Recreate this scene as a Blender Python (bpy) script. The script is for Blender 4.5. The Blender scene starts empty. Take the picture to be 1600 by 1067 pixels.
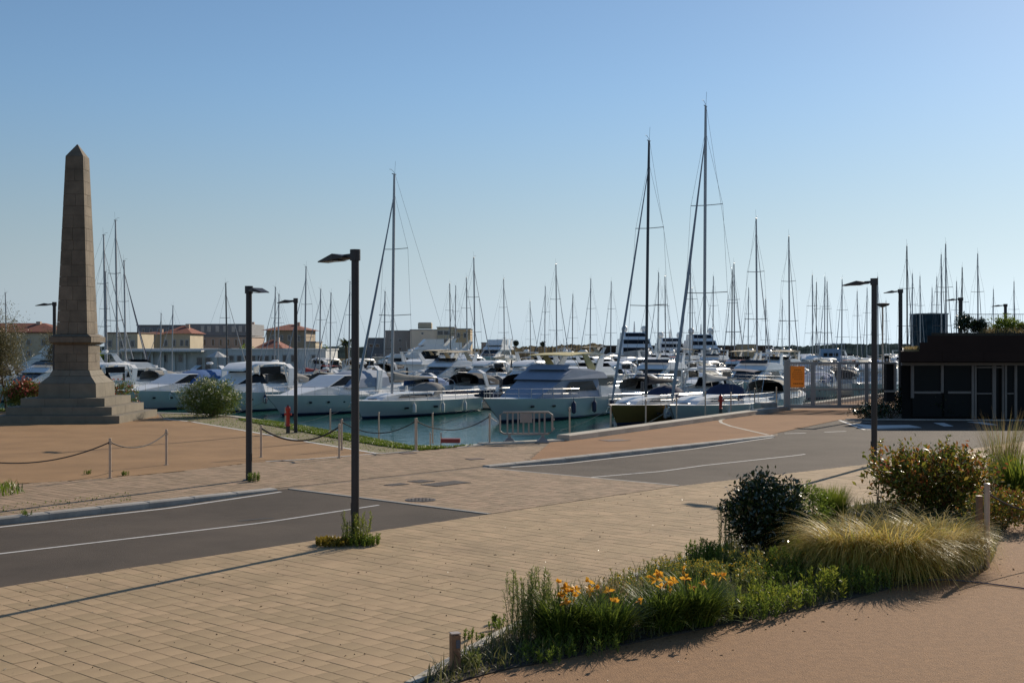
import bpy, bmesh, math, random
import numpy as np
from mathutils import Vector, Matrix
from mathutils.geometry import tessellate_polygon

C = bpy.context.scene.collection
S = bpy.context.scene
R = math.radians
rng = np.random.default_rng(7)
random.seed(7)
F, CH, HY = 1915.0, 3.6, 540.0          # focal length in photo pixels, eye height, horizon row

# ---------------------------------------------------------------- camera, sky, sun, exposure
cam_d = bpy.data.cameras.new('camera'); cam = bpy.data.objects.new('camera', cam_d); C.objects.link(cam)
cam.location = (0, 0, CH); cam.rotation_euler = (R(90), 0, 0)
cam_d.sensor_width = 36; cam_d.lens = F / 1600 * 36; cam_d.shift_y = 6.5 / 1600
cam_d.clip_start = 0.1; cam_d.clip_end = 20000
S.camera = cam
SUN_EL, SUN_AZ = R(25.5), R(33)         # azimuth measured from +Y towards +X
w = bpy.data.worlds.new('World'); S.world = w; w.use_nodes = True
nt = w.node_tree; nt.nodes.clear()
sky = nt.nodes.new('ShaderNodeTexSky'); sky.sky_type = 'NISHITA'; sky.sun_disc = False
sky.sun_elevation = SUN_EL; sky.sun_rotation = SUN_AZ
sky.altitude = 0; sky.air_density = 1.0; sky.dust_density = 0.18; sky.ozone_density = 5
bg = nt.nodes.new('ShaderNodeBackground'); bg.inputs[1].default_value = 0.089
out = nt.nodes.new('ShaderNodeOutputWorld')
wb_ = nt.nodes.new('ShaderNodeVectorMath'); wb_.operation = 'MULTIPLY'; wb_.inputs[1].default_value = (1.11, 1.07, 1.0)   # white balance of the camera
nt.links.new(sky.outputs[0], wb_.inputs[0])
# pale blue sea haze low over the horizon, the same all round: keeps the sky's brightness, cools its tint
tcw = nt.nodes.new('ShaderNodeTexCoord'); sx = nt.nodes.new('ShaderNodeSeparateXYZ'); nt.links.new(tcw.outputs['Generated'], sx.inputs[0])
ab_ = nt.nodes.new('ShaderNodeMath'); ab_.operation = 'ABSOLUTE'; nt.links.new(sx.outputs['Z'], ab_.inputs[0])
mr_ = nt.nodes.new('ShaderNodeMapRange'); mr_.interpolation_type = 'SMOOTHSTEP'; mr_.inputs['From Min'].default_value = 0; mr_.inputs['From Max'].default_value = .22
mr_.inputs['To Min'].default_value = .96; mr_.inputs['To Max'].default_value = 0; nt.links.new(ab_.outputs[0], mr_.inputs['Value'])
bw = nt.nodes.new('ShaderNodeRGBToBW'); nt.links.new(wb_.outputs[0], bw.inputs[0])
hz = nt.nodes.new('ShaderNodeVectorMath'); hz.operation = 'MULTIPLY'; hz.inputs[1].default_value = (.655, .795, .905); nt.links.new(bw.outputs[0], hz.inputs[0])
hm = nt.nodes.new('ShaderNodeMix'); hm.data_type = 'RGBA'; nt.links.new(mr_.outputs[0], hm.inputs[0]); nt.links.new(wb_.outputs[0], hm.inputs[6]); nt.links.new(hz.outputs[0], hm.inputs[7])
nt.links.new(hm.outputs[2], bg.inputs[0]); nt.links.new(bg.outputs[0], out.inputs[0])
sd = bpy.data.lights.new('sun', 'SUN'); sun = bpy.data.objects.new('sun', sd); C.objects.link(sun)
sd.energy = 4.9; sd.angle = R(0.5); sd.color = (1.0, 0.88, 0.72)
sdir = Vector((math.sin(SUN_AZ) * math.cos(SUN_EL), math.cos(SUN_AZ) * math.cos(SUN_EL), math.sin(SUN_EL)))
sun.rotation_euler = sdir.to_track_quat('Z', 'Y').to_euler()
S.view_settings.view_transform = 'Standard'; S.view_settings.look = 'None'
S.view_settings.gamma = 1; S.view_settings.use_curve_mapping = False
S.view_settings.exposure = 0.06
S.cycles.max_bounces = 8; S.cycles.transparent_max_bounces = 12

# ---------------------------------------------------------------- helpers
def G(px, py, z=0.0):
    Y = (CH - z) * F / (py - HY)
    return ((px - 800) / F * Y, Y)
def AX(px, Y): return (px - 800) / F * Y
def AZ(py, Y): return CH - (py - HY) * Y / F
RA = np.array((.670, .742)); RB = np.array((-.742, .670)); R0 = np.array(G(765, 803))
def ST(s, t): p = R0 + s * RA + t * RB; return (float(p[0]), float(p[1]))
def toST(x, y):
    d = np.array((x, y)) - R0
    return float(d @ RA), float(d @ RB)
U = np.array((.515, .857)); V = np.array((.857, -.515)); Q0 = np.array((1.7, 46.6))
def MQ(a, b): p = Q0 + a * U + b * V; return (float(p[0]), float(p[1]))
def toMQ(x, y):
    d = np.array((x, y)) - Q0
    return float(d @ U), float(d @ V)

MATS = {}
def _noise_col(nt, col, var, scale, coord='Object', detail=6, col2=None):
    tc = nt.nodes.new('ShaderNodeTexCoord'); n = nt.nodes.new('ShaderNodeTexNoise')
    n.inputs['Scale'].default_value = scale; n.inputs['Detail'].default_value = detail; n.inputs['Roughness'].default_value = .6
    nt.links.new(tc.outputs[coord], n.inputs['Vector'])
    r = nt.nodes.new('ShaderNodeValToRGB'); r.color_ramp.elements[0].position = .3; r.color_ramp.elements[1].position = .7
    c = np.array(col); d = np.array(col2) if col2 is not None else np.clip(c * (1 + var), 0, 1)
    lo = c if col2 is not None else c * (1 - var)
    r.color_ramp.elements[0].color = (*lo, 1); r.color_ramp.elements[1].color = (*d, 1)
    nt.links.new(n.outputs['Fac'], r.inputs[0])
    return tc, n, r
def mat(name, col, rough=.6, metal=0, var=.08, scale=2.0, bump=0, bscale=40, coord='Object', col2=None, rnd=0, spec=.5, stripe=None, coat=0):
    if name in MATS: return MATS[name]
    m = bpy.data.materials.new(name); m.use_nodes = True; nt = m.node_tree
    p = nt.nodes['Principled BSDF']; p.inputs['Roughness'].default_value = rough; p.inputs['Metallic'].default_value = metal
    p.inputs['Specular IOR Level'].default_value = spec
    if coat: p.inputs['Coat Weight'].default_value = coat; p.inputs['Coat Roughness'].default_value = .08
    tc, n, r = _noise_col(nt, col, var, scale, coord, col2=col2)
    o = r.outputs[0]
    if rnd:                                                      # every piece slightly its own tone
        oi = nt.nodes.new('ShaderNodeObjectInfo'); gi = nt.nodes.new('ShaderNodeNewGeometry')
        a = nt.nodes.new('ShaderNodeMath'); a.operation = 'ADD'; f = nt.nodes.new('ShaderNodeMath'); f.operation = 'FRACT'
        nt.links.new(oi.outputs['Random'], a.inputs[0]); nt.links.new(gi.outputs['Random Per Island'], a.inputs[1]); nt.links.new(a.outputs[0], f.inputs[0])
        mr = nt.nodes.new('ShaderNodeMapRange'); mr.inputs['To Min'].default_value = 1 - rnd; mr.inputs['To Max'].default_value = 1 + rnd
        nt.links.new(f.outputs[0], mr.inputs['Value'])
        hs = nt.nodes.new('ShaderNodeHueSaturation'); nt.links.new(o, hs.inputs['Color']); nt.links.new(mr.outputs[0], hs.inputs['Value'])
        mr2 = nt.nodes.new('ShaderNodeMapRange'); mr2.inputs['To Min'].default_value = .5 + rnd * .03; mr2.inputs['To Max'].default_value = .5 - rnd * .03
        nt.links.new(f.outputs[0], mr2.inputs['Value']); nt.links.new(mr2.outputs[0], hs.inputs['Hue'])
        o = hs.outputs[0]
    if stripe:                                                   # antifouling and boot stripe below a height
        sep = nt.nodes.new('ShaderNodeSeparateXYZ'); nt.links.new(tc.outputs['Object'], sep.inputs[0])
        for z, c in stripe:
            lt = nt.nodes.new('ShaderNodeMath'); lt.operation = 'LESS_THAN'; lt.inputs[1].default_value = z
            nt.links.new(sep.outputs['Z'], lt.inputs[0])
            mx = nt.nodes.new('ShaderNodeMix'); mx.data_type = 'RGBA'; nt.links.new(lt.outputs[0], mx.inputs[0])
            nt.links.new(o, mx.inputs[6]); mx.inputs[7].default_value = (*c, 1); o = mx.outputs[2]
    nt.links.new(o, p.inputs['Base Color'])
    if bump:
        n2 = nt.nodes.new('ShaderNodeTexNoise'); n2.inputs['Scale'].default_value = bscale; n2.inputs['Detail'].default_value = 5
        nt.links.new(tc.outputs[coord], n2.inputs['Vector'])
        b = nt.nodes.new('ShaderNodeBump'); b.inputs['Strength'].default_value = bump; b.inputs['Distance'].default_value = .02
        nt.links.new(n2.outputs['Fac'], b.inputs['Height']); nt.links.new(b.outputs[0], p.inputs['Normal'])
    MATS[name] = m; return m
def leafmat(name, c1, c2, trans=.45, rough=.45, gloss=.35):
    if name in MATS: return MATS[name]
    m = bpy.data.materials.new(name); m.use_nodes = True; nt = m.node_tree
    p = nt.nodes['Principled BSDF']; p.inputs['Roughness'].default_value = rough; p.inputs['Specular IOR Level'].default_value = gloss
    gi = nt.nodes.new('ShaderNodeNewGeometry'); r = nt.nodes.new('ShaderNodeValToRGB')
    r.color_ramp.elements[0].color = (*c1, 1); r.color_ramp.elements[1].color = (*c2, 1)
    nt.links.new(gi.outputs['Random Per Island'], r.inputs[0]); nt.links.new(r.outputs[0], p.inputs['Base Color'])
    t = nt.nodes.new('ShaderNodeBsdfTranslucent'); nt.links.new(r.outputs[0], t.inputs[0])
    mx = nt.nodes.new('ShaderNodeMixShader'); mx.inputs[0].default_value = trans
    nt.links.new(p.outputs[0], mx.inputs[1]); nt.links.new(t.outputs[0], mx.inputs[2])
    nt.links.new(mx.outputs[0], nt.nodes['Material Output'].inputs[0])
    MATS[name] = m; return m
def glassmat(name, col=(.02, .025, .03), rough=.06):
    return mat(name, col, rough=rough, var=.2, scale=.6, spec=.7)

class MB:
    def __init__(s): s.v = []; s.f = []
    def add(s, vs, fs):
        n = len(s.v); s.v += [tuple(v) for v in vs]; s.f += [tuple(i + n for i in f) for f in fs]; return s
    def box(s, c, d, rz=0, bev=0):
        x, y, z = d[0] / 2, d[1] / 2, d[2] / 2; ca, sa = math.cos(rz), math.sin(rz)
        if bev:
            b = bev
            vs = [(-x, -y, -z), (x, -y, -z), (x, y, -z), (-x, y, -z), (-x, -y, z - b), (x, -y, z - b), (x, y, z - b), (-x, y, z - b),
                  (-x + b, -y + b, z), (x - b, -y + b, z), (x - b, y - b, z), (-x + b, y - b, z)]
            fs = [(0, 1, 5, 4), (1, 2, 6, 5), (2, 3, 7, 6), (3, 0, 4, 7), (4, 5, 9, 8), (5, 6, 10, 9), (6, 7, 11, 10), (7, 4, 8, 11), (8, 9, 10, 11), (3, 2, 1, 0)]
        else:
            vs = [(-x, -y, -z), (x, -y, -z), (x, y, -z), (-x, y, -z), (-x, -y, z), (x, -y, z), (x, y, z), (-x, y, z)]
            fs = [(0, 1, 5, 4), (1, 2, 6, 5), (2, 3, 7, 6), (3, 0, 4, 7), (4, 5, 6, 7), (3, 2, 1, 0)]
        return s.add([(c[0] + a * ca - b_ * sa, c[1] + a * sa + b_ * ca, c[2] + e) for a, b_, e in vs], fs)
    def tube(s, pts, r, n=6, caps=True):
        pts = [Vector(p) for p in pts]; rs = r if isinstance(r, (list, tuple)) else [r] * len(pts)
        rings = []; base = len(s.v); prev = None
        for i, p in enumerate(pts):
            d = (pts[min(i + 1, len(pts) - 1)] - pts[max(i - 1, 0)]).normalized()
            ref = Vector((0, 0, 1)) if abs(d.z) < .95 else Vector((1, 0, 0))
            a = d.cross(ref).normalized(); b = d.cross(a).normalized()
            for k in range(n):
                t = 2 * math.pi * k / n
                s.v.append(tuple(p + a * math.cos(t) * rs[i] + b * math.sin(t) * rs[i]))
        for i in range(len(pts) - 1):
            for k in range(n):
                k2 = (k + 1) % n; o = base + i * n
                s.f.append((o + k, o + k2, o + n + k2, o + n + k))
        if caps:
            s.f.append(tuple(base + k for k in range(n))[::-1]); o = base + (len(pts) - 1) * n
            s.f.append(tuple(o + k for k in range(n)))
        return s
    def loft(s, rings, closed=True, caps=True):
        n = len(rings[0]); base = len(s.v)
        for r in rings: s.v += [tuple(p) for p in r]
        for i in range(len(rings) - 1):
            for k in range(n if closed else n - 1):
                k2 = (k + 1) % n; o = base + i * n
                s.f.append((o + k, o + k2, o + n + k2, o + n + k))
        if caps:
            s.f.append(tuple(base + k for k in range(n))[::-1]); o = base + (len(rings) - 1) * n
            s.f.append(tuple(o + k for k in range(n)))
        return s
    def prof(s, poly, wf):
        """side profile polygon (x,z) given a half width wf(x,z): extruded across the boat"""
        n = len(poly)
        vs = [(x, -wf(x, z), z) for x, z in poly] + [(x, wf(x, z), z) for x, z in poly]
        return s.add(vs, [tuple(range(n)), tuple(range(n, 2 * n))[::-1]] + [(i, i + n, (i + 1) % n + n, (i + 1) % n) for i in range(n)])
    def slab(s, poly, zt, zb):
        n = len(poly); tri = tessellate_polygon([[Vector((p[0], p[1], 0)) for p in poly]])
        vs = [(p[0], p[1], zt) for p in poly] + [(p[0], p[1], zb) for p in poly]
        area = sum(poly[i][0] * poly[(i + 1) % n][1] - poly[(i + 1) % n][0] * poly[i][1] for i in range(n))
        fs = []
        for t in tri:
            a, b, c = [poly[i] for i in t]
            cr = (b[0] - a[0]) * (c[1] - a[1]) - (b[1] - a[1]) * (c[0] - a[0])
            fs.append(tuple(t) if cr > 0 else tuple(t)[::-1])
        for i in range(n):
            j = (i + 1) % n
            q = (i + n, j + n, j, i); fs.append(q if area > 0 else q[::-1])
        return s.add(vs, fs)
    def ellip(s, c, r, n=8, m=6):
        rings = []
        for i in range(1, m):
            t = math.pi * i / m
            rings.append([(c[0] + r[0] * math.sin(t) * math.cos(2 * math.pi * k / n), c[1] + r[1] * math.sin(t) * math.sin(2 * math.pi * k / n), c[2] - r[2] * math.cos(t)) for k in range(n)])
        return s.loft(rings)
    def build(s, name, m, parent=None, smooth=False, recalc=True):
        me = bpy.data.meshes.new(name); me.from_pydata(s.v, [], s.f)
        if recalc:
            bm = bmesh.new(); bm.from_mesh(me); bmesh.ops.recalc_face_normals(bm, faces=bm.faces); bm.to_mesh(me); bm.free()
        if smooth:
            me.shade_smooth()
            try: me.set_sharp_from_angle(angle=R(38))
            except Exception: pass
        me.materials.append(m)
        o = bpy.data.objects.new(name, me); C.objects.link(o)
        if parent: o.parent = parent
        return o
def npmesh(name, verts, faces, m, parent=None, kind=None):
    """verts (N,3) and faces (M,4) as arrays"""
    me = bpy.data.meshes.new(name); N = len(verts); M = len(faces); k = faces.shape[1]
    me.vertices.add(N); me.vertices.foreach_set('co', np.ascontiguousarray(verts, dtype=np.float32).ravel())
    me.loops.add(M * k); me.loops.foreach_set('vertex_index', np.ascontiguousarray(faces, dtype=np.int32).ravel())
    me.polygons.add(M); me.polygons.foreach_set('loop_start', np.arange(0, M * k, k, dtype=np.int32))
    me.update(calc_edges=True); me.validate()
    me.materials.append(m)
    o = bpy.data.objects.new(name, me); C.objects.link(o)
    if parent: o.parent = parent
    if kind: o['kind'] = kind
    return o
def tag(o, label=None, cat=None, group=None, kind=None):
    if label: o['label'] = label
    if cat: o['category'] = cat
    if group: o['group'] = group
    if kind: o['kind'] = kind
    return o
def thing(name, loc=(0, 0, 0), rz=0, label=None, cat=None, group=None):
    o = bpy.data.objects.new(name, None); C.objects.link(o); o.location = loc; o.rotation_euler = (0, 0, rz)
    o.empty_display_size = .1
    return tag(o, label, cat, group)
def copy_tree(o, parent=None):
    c = o.copy(); C.objects.link(c)
    if parent: c.parent = parent
    for ch in list(o.children): copy_tree(ch, c)
    return c
def inpoly(x, y, poly):
    r = False; n = len(poly); j = n - 1
    for i in range(n):
        xi, yi = poly[i][0], poly[i][1]; xj, yj = poly[j][0], poly[j][1]
        if (yi > y) != (yj > y) and x < (xj - xi) * (y - yi) / (yj - yi) + xi: r = not r
        j = i
    return r
def ordw(n): return ['', 'first', 'second', 'third', 'fourth', 'fifth', 'sixth', 'seventh', 'eighth', 'ninth', 'tenth', 'eleventh', 'twelfth', 'thirteenth', 'fourteenth', 'fifteenth'][n]
# ---------------------------------------------------------------- materials of the place
M_asph = mat('asphalt', (0.084, 0.065, 0.049), spec=.25, rough=.88, var=.24, scale=.45, bump=.6, bscale=60)
M_pav = mat('paver_tan', (0.400, 0.284, 0.164), spec=.25, rough=.85, var=.16, scale=.9, bump=.3, bscale=50, rnd=.10)
M_pav2 = mat('paver_rose', (0.339, 0.238, 0.150), spec=.25, rough=.85, var=.12, scale=.9, bump=.25, bscale=50, rnd=.16)
M_joint = mat('joint_sand', (.17, .12, .075), rough=.95, var=.3, scale=3)
M_plaza = mat('resin_tan', (0.314, 0.187, 0.090), spec=.25, rough=.9, var=.17, scale=.45, bump=.4, bscale=90)
M_path = mat('path_tan', (0.300, 0.163, 0.073), rough=.92, var=.16, scale=9, bump=.8, bscale=70)
M_conc = mat('concrete', (0.450, 0.406, 0.331), rough=.85, var=.16, scale=1.4, bump=.3, bscale=30, rnd=.06)
M_kerb = mat('kerb_stone', (0.351, 0.325, 0.286), rough=.8, var=.2, scale=3, bump=.3, bscale=40, rnd=.08)
M_white = mat('road_paint', (.62, .60, .56), rough=.7, var=.15, scale=6)
M_soil = mat('soil', (.06, .045, .03), rough=1, var=.4, scale=8, bump=1, bscale=20)
M_grass = leafmat('grass', (.09, .15, .015), (.20, .25, .03), trans=.4)
M_turf = mat('turf', (.08, .12, .018), rough=1, var=.4, scale=4, col2=(.15, .17, .03))
M_wall = mat('quay_wall', (.22, .2, .17), rough=.9, var=.3, scale=.8)
M_dark = mat('lamp_paint', (.035, .032, .032), rough=.45, var=.15, scale=3, spec=.4)
M_steel = mat('galvanised_steel', (.50, .39, .30), rough=.45, metal=.4, var=.15, scale=5)
M_rope = mat('rope_dark', (.05, .04, .035), rough=.8)
M_red = mat('red_enamel', (.45, .03, .02), rough=.4, var=.15)
M_iron = mat('cast_iron', (.06, .05, .045), rough=.6, metal=.3, var=.2)

# ---------------------------------------------------------------- water
def make_water():
    m = bpy.data.materials.new('water'); m.use_nodes = True; nt = m.node_tree
    p = nt.nodes['Principled BSDF']; p.inputs['Base Color'].default_value = (.016, .085, .068, 1)
    p.inputs['Roughness'].default_value = .07; p.inputs['IOR'].default_value = 1.33
    tc = nt.nodes.new('ShaderNodeTexCoord'); mp = nt.nodes.new('ShaderNodeMapping'); mp.inputs['Scale'].default_value = (1.6, 3.2, 1)
    mp.inputs['Rotation'].default_value = (0, 0, .4)
    n = nt.nodes.new('ShaderNodeTexNoise'); n.inputs['Scale'].default_value = .9; n.inputs['Detail'].default_value = 4; n.inputs['Distortion'].default_value = .6
    b = nt.nodes.new('ShaderNodeBump'); b.inputs['Strength'].default_value = .35; b.inputs['Distance'].default_value = .12
    nt.links.new(tc.outputs['Object'], mp.inputs[0]); nt.links.new(mp.outputs[0], n.inputs['Vector'])
    nt.links.new(n.outputs['Fac'], b.inputs['Height']); nt.links.new(b.outputs[0], p.inputs['Normal'])
    p.inputs['Specular Tint'].default_value = (.8, 1, 1, 1); MATS['water'] = m; return m
WZ = -1.2
wb = MB(); wb.add([(-9000, -200, WZ), (9000, -200, WZ), (9000, 12000, WZ), (-9000, 12000, WZ)], [(0, 1, 2, 3)])
tag(wb.build('water', make_water(), recalc=False), 'green harbour water, calm, reaching the horizon', kind='structure')

# ---------------------------------------------------------------- land
CRN = G(745, 694)
QL = [CRN, G(700, 698), G(640, 696), G(560, 681), G(480, 667), G(420, 657), G(370, 650), G(300, 646), G(200, 643), G(60, 640.5), G(0, 640), G(-500, 637)]
land = [ST(-60, -45), ST(60, -45), (120, 20), (200, 60), (240, 269), MQ(260, 0), MQ(0, 0)] + QL + [(-90, 60)]
tag(MB().slab(land, -.26, -3.2).build('ground', M_wall), 'quay ground under the road and promenade', kind='structure')

def zas(x, y):
    s, t = toST(x, y)
    sm = lambda k: max(0, min(1, k))
    return -.12 + .105 * max(sm(1 + s / 3.5) if s < 3 else 0, sm(1 - (s - 7.25) / 3.5) if s > 3 else 0, sm((s - 18) / 6.5) if s > 3 else 0)
# asphalt as a grid in road coordinates
ab = MB()
def agrid(ss, tt):
    o0 = len(ab.v)
    for s_ in ss:
        for t_ in tt: x, y = ST(s_, t_); ab.v.append((x, y, zas(x, y)))
    for i in range(len(ss) - 1):
        for j in range(len(tt) - 1):
            o = o0 + i * len(tt) + j; ab.f.append((o, o + len(tt), o + len(tt) + 1, o + 1))
agrid([-60, -40, -20, -10] + [-4 + .25 * i for i in range(0, 17)] + [3, 4] + [7.25 + .25 * i for i in range(0, 17)] + [12, 14, 16, 17, 18, 20, 22, 24.25], [-4, 0, 3.5, 7.15])
agrid([24.25, 26, 30, 36, 45, 70, 95], [-34, -20, -4, 0, 3.5, 7.15, 10.6])
road = tag(ab.build('road', M_asph), 'grey asphalt road crossing the promenade', kind='structure')
def GA(px, py):
    z = -.1
    for _ in range(6):
        p = G(px, py, z); z = zas(*p)
    return p
def strip(pts, wd, name='lane_marking', parent=road, m=M_white, zf=zas, dz=.005, seg=.4):
    mb = MB(); P = []
    for a, b in zip(pts[:-1], pts[1:]):
        n = max(1, int(math.dist(a, b) / seg)); P += [(a[0] + (b[0] - a[0]) * i / n, a[1] + (b[1] - a[1]) * i / n) for i in range(n)]
    P.append(pts[-1])
    for i, p in enumerate(P):
        a = P[max(0, i - 1)]; b = P[min(len(P) - 1, i + 1)]; d = Vector((b[0] - a[0], b[1] - a[1])).normalized(); nx, ny = -d.y * wd / 2, d.x * wd / 2
        mb.v += [(p[0] - nx, p[1] - ny, zf(*p) + dz), (p[0] + nx, p[1] + ny, zf(*p) + dz)]
        if i: k = 2 * i; mb.f.append((k - 2, k, k + 1, k - 1))
    return mb.build(name, m, parent, recalc=False)
strip([ST(-58, 6.72), ST(-.4, 6.72)], .12)
strip([ST(-58, 3.35), GA(0, 865), GA(592, 789)], .09)
strip([GA(905, 748), GA(1100, 727), GA(1258, 709.5)], .09)
strip([ST(8.1, 6.72), ST(23.8, 6.9)], .12)
strip([GA(1195, 681.5), GA(1207, 679.5)], .12)
strip([GA(1226, 677.5), GA(1259, 676.5)], .14); strip([GA(1288, 675), GA(1322, 673.8)], .14)
strip([GA(1309, 655.5), GA(1352, 671.5)], .16); strip([GA(1318, 656.5), GA(1362, 660)], .14)
strip([GA(1352, 671.5), GA(1440, 668.5)], .12)
def patch(pxs, name='lane_marking', m=M_white, parent=road):
    P = [GA(*p) for p in pxs]; mb = MB()
    mb.add([(p[0], p[1], zas(*p) + .005) for p in P], [tuple(range(len(P)))[::-1]])
    return mb.build(name, m, parent, recalc=False)
patch([(1332, 661.5), (1354, 670), (1440, 667.5), (1420, 663.8), (1365, 664.5)])
patch([(1458, 660.5), (1475, 666), (1490, 666), (1475, 660.5)]); patch([(1510, 659), (1545, 664), (1560, 664), (1535, 659)])
# dark patch repair in the asphalt
M_tar = mat('tar', (.05, .045, .042), rough=.7)
strip([GA(372, 814), GA(410, 810), GA(428, 809)], .10, 'tar_seam', m=M_tar, dz=.004)
strip([GA(985, 740), GA(1003, 738)], .12, 'tar_seam', m=M_tar, dz=.007)

# near pavement and far pavement as raised slabs
near_poly = [ST(-60, 0), ST(0, 0), ST(7.25, 0), ST(15.5, -.9), ST(28, -1.25), ST(60, -1.6), ST(60, -44), ST(-60, -44)]
pave = tag(MB().slab(near_poly, -.012, -.25).build('pavement', M_joint), 'wide pavement of tan concrete pavers in the foreground', kind='structure')
cross = tag(MB().slab([ST(0.0, .003), ST(7.25, .003), ST(7.25, 7.0), ST(0.0, 7.0)], -.012, -.25).build('crosswalk', M_joint), 'paved raised crossing between the two asphalt stretches', kind='structure')
far_poly = [ST(-60, 7.003), ST(24.3, 7.003), G(1215, 676), G(1310, 656), G(1345, 655), G(1420, 656.5), G(1700, 658), (120, 62), (199, 61), (239, 268), MQ(259, .02), MQ(.02, .02)] + [(p[0], p[1] - .02) for p in QL] + [(-89, 59)]
farp = tag(MB().slab(far_poly, -.012, -.25).build('promenade', M_joint), 'promenade along the harbour edge', kind='structure')

def pavers(region, inside, parent, m, rows, lens, o_lim, gap=.008, zt=0.0, tmax=None, name='paver', seed=1):
    """courses run along B; region = (smin,smax,tmin,tmax). Nearest o_lim pavers are own objects"""
    rnd = random.Random(seed); L = []; s = region[0]
    while s < region[1]:
        wd = rnd.choice(rows); wd = min(wd, region[1] - s)
        if wd < .05: break
        t = region[2] - rnd.random() * .5
        while t < region[3]:
            ln = rnd.choice(lens); t0, t1 = max(t, region[2]), min(t + ln, region[3] if tmax is None else tmax(s + wd / 2)); t += ln
            if t1 - t0 < .06: continue
            c = ST(s + wd / 2, (t0 + t1) / 2)
            if inside(c[0], c[1]): L.append((c[0], c[1], wd - gap, t1 - t0 - gap, rnd.uniform(-.0022, .0022), rnd.uniform(-.004, .004)))
        s += wd
    L.sort(key=lambda p: p[1] if (abs(p[0]) < p[1] * .42 and p[1] > 12.5) else 1e3 + p[1])
    ang = math.atan2(RA[1], RA[0]); cache = {}
    for p in L[:o_lim]:
        key = (round(p[2], 2), round(p[3], 2))
        if key not in cache:
            mb = MB().box((0, 0, -.03), (p[2], p[3], .06), bev=.004)
            o = mb.build(name, m, parent); cache[key] = o.data
        else:
            o = bpy.data.objects.new(name, cache[key]); C.objects.link(o); o.parent = parent
        o.location = (p[0], p[1], zt + p[4]); o.rotation_euler = (rnd.uniform(-.002, .002), rnd.uniform(-.002, .002), ang + p[5])
    if len(L) > o_lim:
        mb = MB()
        for p in L[o_lim:]: mb.box((p[0], p[1], zt + p[4] - .03), (p[2], p[3], .06), ang + p[5], bev=.004)
        tag(mb.build(name + '_field', m, parent, recalc=False), kind='stuff')
    return len(L)

# planting bed and path outlines
bedback = [G(640, 1075), G(700, 1040), G(745, 1014), G(800, 985), G(900, 938), G(1000, 900), G(1110, 862), G(1200, 832), G(1300, 800), G(1400, 785), G(1480, 778), G(1600, 772), G(1800, 766)]
bedfront = [G(1800, 800), G(1620, 806), G(1570, 830), G(1545, 885), G(1480, 902), G(1400, 920), G(1300, 945), G(1200, 965), G(1100, 985), G(1000, 1005), G(900, 1028), G(810, 1045), G(740, 1062), G(690, 1080)]
bed_poly = bedback + bedfront
def curve_pts(P, n=6):
    out_ = []
    P = [P[0]] + list(P) + [P[-1]]
    for i in range(1, len(P) - 2):
        p0, p1, p2, p3 = [np.array(p) for p in P[i - 1:i + 3]]
        for k in range(n):
            t = k / n; out_.append(tuple(.5 * ((2 * p1) + (-p0 + p2) * t + (2 * p0 - 5 * p1 + 4 * p2 - p3) * t ** 2 + (-p0 + 3 * p1 - 3 * p2 + p3) * t ** 3)))
    out_.append(tuple(P[-2])); return out_
BB = curve_pts(bedback); BF = curve_pts(bedfront)
tag(MB().slab(BB + BF, .035, -.2).build('planting_bed', M_soil), 'soil of the planting bed', kind='structure')
path_poly = BF + [G(640, 1100), (-1.5, 9.5), (-2.5, 2), (-2.5, -12), (30, -12), (60, 30)]
path = tag(MB().slab(path_poly, .02, -.2).build('path', M_path), 'curving path of rough tan asphalt beside the planting bed', kind='structure')
def nearins(x, y):
    if y < 9.5 or abs(x) > y * .62 + 3: return False
    for i in range(len(BB) - 1):                                  # keep pavers on the road side of the kerb line
        pass
    if inpoly(x, y, BB + BF) or inpoly(x, y, path_poly): return False
    return True
pavers((-30, 7.25, -22, 0), nearins, pave, M_pav, [.22, .27, .31, .27], [.3, .4, .4, .5], 300, gap=.006, seed=3)
rlim = lambda q: -.03 - ((q - 7.25) * .9 / 8.25 if q < 15.5 else .9 + (q - 15.5) * .028)
pavers((7.25, 34, -14, .0), nearins, pave, M_pav, [.22, .27, .31], [.3, .4, .5], 0, gap=.006, tmax=rlim, seed=4)
pavers((.12, 7.13, .05, 7.0), lambda x, y: True, cross, M_pav2, [.22, .26, .3], [.24, .36, .42], 300, gap=.012, seed=5)
for s0, s1 in ((0.0, .12), (7.13, 7.25)):                        # steel-grey edge bands of the crossing
    a, b = ST((s0 + s1) / 2, .05), ST((s0 + s1) / 2, 7.0); c = ((a[0] + b[0]) / 2, (a[1] + b[1]) / 2)
    MB().box((c[0], c[1], -.055), (s1 - s0 - .006, 6.9, .115), math.atan2(RA[1], RA[0]), bev=.004).build('edge_band', M_kerb, cross)

# bed kerb: stones along the curve
kerb_bed = thing('bed_kerb', G(720, 1030) + (0,), 0, 'low white concrete kerb curving along the planting bed', 'kerb')
kl = kerb_bed.location.copy(); i = 0; D = BB
acc = [D[0]]
for p in D[1:]:
    if math.dist(acc[-1], p) >= .45: acc.append(p)
for a, b in zip(acc[:-1], acc[1:]):
    c = ((a[0] + b[0]) / 2 - kl.x, (a[1] + b[1]) / 2 - kl.y, .0)
    MB().box(c, (math.dist(a, b) - .006, .13, .13), math.atan2(b[1] - a[1], b[0] - a[0]), bev=.012).build('kerb_stone', M_conc, kerb_bed)

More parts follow.
